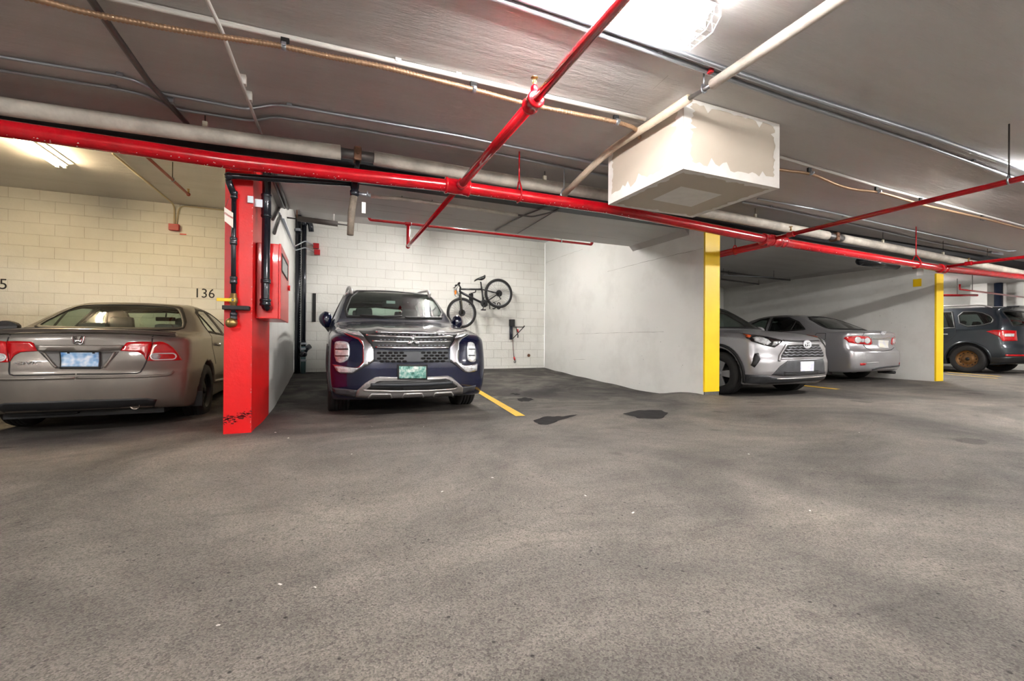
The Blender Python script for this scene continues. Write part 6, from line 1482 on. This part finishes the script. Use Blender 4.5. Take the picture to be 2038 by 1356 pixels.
# chips of litter
R = random.Random(9)
dm = MB()
for (u, v) in ((557, 1165), (627, 1171), (434, 1247), (1260, 1022), (1612, 1018), (740, 850), (548, 862), (574, 873), (700, 905), (980, 952), (1165, 988), (843, 850), (1710, 862), (1490, 905), (880, 980)):
    p = on_floor(u, v, .003); s = R.uniform(.006, .013); a = R.uniform(0, 6)
    d1 = Vector((math.cos(a), math.sin(a), 0))*s; d2 = Vector((-math.sin(a), math.cos(a), 0))*s*.4
    dm.add([p-d1-d2, p+d1-d2*.6, p+d1*.7+d2, p-d1*.8+d2, p+Vector((0, 0, s*.4))], [(0, 1, 4), (1, 2, 4), (2, 3, 4), (3, 0, 4), (3, 2, 1, 0)])
tag(dm.build('litter', mat('litter_white', (214, 210, 204), .7)), 'tiny pale chips of litter scattered on the asphalt', 'litter', kind='stuff')

# ------------------------------------------------------------------ bicycle on the wall
def bike():
    Y = Y_BACK-.34
    def Z(u, v, y=Y): return aty(860+u/5.652, 520+v/5.652, y)
    t = thing('bicycle', 'black mountain bike hung slanting on the white block wall', 'bicycle', Z(330, 585))
    M_fr = mat('bike_black', (20, 21, 23), .35, coat=.5); M_al = mat('bike_alloy', (170, 172, 176), .3, .9); M_fg = mat('fork_grey', (74, 70, 60), .4, .4)
    fw, rw = Z(332, 582), Z(748, 364); rr = .325
    for c in (fw, rw):
        mb = MB(); pts = [c+Vector((rr*math.cos(a), 0, rr*math.sin(a))) for a in np.linspace(0, 2*math.pi, 49)]; mb.tube(pts, .031, 10, False); w = mb.build('tyre', M_tyre, t)
        mb = MB(); pts = [c+Vector(((rr-.035)*math.cos(a), 0, (rr-.035)*math.sin(a))) for a in np.linspace(0, 2*math.pi, 49)]; mb.tube(pts, .011, 8, False); mb.build('rim', M_al, w)
        mb = MB()
        for k in range(28):
            a = 2*math.pi*k/28; b = a+(.35 if k % 2 else -.35); mb.tube([c+Vector((.022*math.cos(b), (.02 if k % 4 < 2 else -.02), .022*math.sin(b))), c+Vector(((rr-.04)*math.cos(a), 0, (rr-.04)*math.sin(a)))], .0024, 4)
        mb.build('spokes', M_al, w)['kind'] = 'stuff'
        mb = MB(); mb.lathe([(.02, -.05), (.026, -.03), (.018, 0), (.026, .03), (.02, .05)], c, (0, 1, 0), 12); mb.lathe([(.075, -.036), (.08, -.034), (.08, -.032), (.075, -.03)], c, (0, 1, 0), 24); mb.build('hub', M_dark, w)
    bb = Z(578, 478); ht, hbm = Z(318, 300), Z(312, 345); st = Z(560, 318); sp = Z(546, 232)
    def tube(n, pts, r, m, parent=t): mb = MB(); mb.tube(pts, r, 10); return mb.build(n, m, parent)
    fr = tube('top_tube', [ht.lerp(hbm, .35), st], .021, M_fr); tube('down_tube', [hbm, bb], .027, M_fr); tube('seat_tube', [st, bb], .021, M_fr)
    tube('head_tube', [ht+(ht-hbm)*.15, hbm-(ht-hbm)*.1], .022, M_fr)
    for s in (-.05, .05):
        o = Vector((0, s, 0)); tube('chain_stay', [bb+o*.6, rw+o], .010, M_fr); tube('seat_stay', [st+o*.5, rw+o], .009, M_fr); tube('fork_leg', [hbm.lerp(fw, .12)+o*1.1, hbm.lerp(fw, .55)+o*1.1, fw+o*1.1], [.016, .016, .013], M_fg if s < 0 else M_fr)
    tube('fork_crown', [hbm.lerp(fw, .1)+Vector((0, -.06, 0)), hbm.lerp(fw, .1)+Vector((0, .06, 0))], .02, M_fr)
    tube('seat_post', [st, sp], .017, M_fr)
    sd = MB(); a, b = Z(478, 222), Z(590, 176); d = (b-a)
    vs = []; fs = []; n = 12
    for k in range(11):
        q = k/10; w = .025+.06*sst(.35, .9, q)*(1 if q < .95 else .8); hgt = .020+.028*sst(.2, .8, q); c = a.lerp(b, q)+Vector((0, 0, .012*math.sin(q*6)))
        for j in range(n): an = 2*math.pi*j/n; vs.append(c+Vector((0, w*math.cos(an), hgt*math.sin(an))))
    for k in range(10):
        for j in range(n): fs.append((k*n+j, k*n+(j+1) % n, (k+1)*n+(j+1) % n, (k+1)*n+j))
    fs += [tuple(range(n)), tuple(10*n+j for j in range(n))[::-1]]; link('saddle', mesh('saddle', vs, fs, True), M_fr, t)
    hbp = Z(296, 262); tube('stem', [ht+(ht-hbm)*.15, hbp], .016, M_fr); hbar = tube('handlebar', [hbp+Vector((.0, .25, .01)), hbp+Vector((0, .08, 0)), hbp+Vector((0, -.08, 0)), hbp+Vector((-.05, -.28, .0))], .016, M_fr)
    for s, dx in ((.2, 0), (-.2, -.045)):
        tube('grip', [hbp+Vector((dx, s*.7, 0)), hbp+Vector((dx*1.2, s*1.3, .005))], .018, M_rubber, hbar); tube('brake_lever', [hbp+Vector((dx, s*.7, -.01)), hbp+Vector((dx-.05, s*.9, -.05)), hbp+Vector((dx-.06, s*1.2, -.06))], .006, M_dark, hbar)
    mb = MB(); mb.lathe([(.085, -.05), (.09, -.048), (.09, -.044), (.06, -.042), (.02, -.05)], bb, (0, 1, 0), 24); ck = mb.build('chainring', M_dark, t)
    cr = Z(560, 552); tube('crank_arm', [bb+Vector((0, -.06, 0)), cr+Vector((0, -.06, 0))], .010, M_fr, ck); mb = MB(); mb.box(tuple(cr+Vector((-.05, -.15, -.014))), tuple(cr+Vector((.05, -.06, .014))), None, .004); mb.build('pedal', M_dark, ck)
    cr2 = bb+(bb-cr); tube('crank_arm', [bb+Vector((0, .06, 0)), cr2+Vector((0, .06, 0))], .010, M_fr, ck)
    de = Z(765, 432); tube('derailleur', [rw+Vector((0, -.05, 0)), Z(745, 400)+Vector((0, -.05, 0)), de+Vector((0, -.05, 0))], .012, M_dark)
    tube('chain', [bb+Vector((0, -.045, .085)), rw+Vector((0, -.045, .04))], .004, M_dark); tube('chain', [bb+Vector((0, -.045, -.085)), de+Vector((0, -.045, 0))], .004, M_dark)
    mb = MB(); c = Z(262, 352); mb.box(tuple(c+Vector((-.022, -.012, -.045))), tuple(c+Vector((.022, .0, .045))), None, .006); mb.build('reflector', mat('reflector_orange', (238, 120, 24), .3), t)
    for a in (Z(245, 300), Z(262, 330)): tube('brake_cable', bend([hbp+Vector((0, -.1, 0)), a, Z(258, 400), hbm.lerp(fw, .3)], .06, 4), .004, M_dark)
    # wall hook carrying it
    k = thing('bike_hook', 'black steel hook bracket holding the mountain bike by its frame', 'hook', Z(435, 430, Y_BACK)); mb = MB(); a, b = Z(413, 365, Y_BACK), Z(458, 495, Y_BACK)
    mb.box((a.x, Y_BACK-.03, b.z), (b.x, Y_BACK-.004, a.z), None, .004); pl = mb.build('back_plate', M_dark, k); c = Z(435, 372, Y_BACK); zt_ = (ht.lerp(hbm, .35)).z-.03
    mb = MB(); mb.tube(bend([(c.x, Y_BACK-.02, zt_-.02), (c.x, Y-.03, zt_-.02), (c.x, Y-.05, zt_+.05)], .03, 4), .013, 8); mb.build('arm', M_dark, k)
bike()
def rack():
    Y = Y_BACK
    def Z(u, v, y=Y-.05): return aty(860+u/5.652, 520+v/5.652, y)
    t = thing('wall_bike_rack', 'folding black wall bike rack with red tips and a dangling cable', 'rack', Z(890, 880))
    mb = MB(); mb.tube([Z(888, 735), Z(888, 882)], .042, 16); mb.build('barrel', mat('rack_navy', (22, 28, 44), .35, coat=.5), t)
    mb = MB(); a, b = Z(872, 655), Z(925, 735); mb.box((a.x, Y-.09, b.z), (b.x, Y-.004, a.z), None, .01); mb.build('bracket', M_dark, t)
    for p, q in (((912, 742), (1032, 742)), ((1034, 738), (908, 872)), ((945, 745), (962, 830))):
        mb = MB(); mb.tube([Z(*p, Y-.12), Z(*q, Y-.06)], .010, 8); mb.build('arm', M_dark, t)
    for p, q in (((1026, 745), (1040, 728)), ): mb = MB(); mb.tube([Z(*p, Y-.12), Z(*q, Y-.12)], .014, 8); mb.build('tip', M_dark, t)
    mb = MB(); mb.tube([Z(962, 765, Y-.1), Z(968, 800, Y-.1)], .016, 8); mb.build('grip', mat('rack_red', (206, 40, 44), .5), t); mb = MB(); mb.tube([Z(966, 825, Y-.1), Z(964, 862, Y-.1)], .014, 8); mb.build('grip', M_dark, t)
    mb = MB(); mb.tube(bend([Z(908, 880), Z(910, 960), Z(920, 1080)], .1, 4), .007, 8); mb.build('cable', mat('cable_red_grey', (110, 60, 56), .5), t)
    mb = MB(); mb.tube([Z(922, 1078), Z(930, 1112)], .022, 10); mb.build('lock', mat('rack_red', (206, 40, 44), .5), t); mb = MB(); c = Z(931, 1132); mb.tube([c+Vector((.024*math.cos(a), 0, .03*math.sin(a))) for a in np.linspace(0, 2*math.pi, 17)], .006, 6, False); mb.build('lock_ring', M_dark, t)
    c = aty(1051.6, 707.5, Y); mb = MB(); mb.lathe([(.03, 0), (.04, .02), (.04, .03), (.02, .03), (1e-4, .02)], (c.x, Y-.002, c.z), (0, -1, 0), 14); tag(mb.build('pipe_stub', M_rust), 'small rusty pipe stub low on the block wall near the corner', 'pipe')
rack()
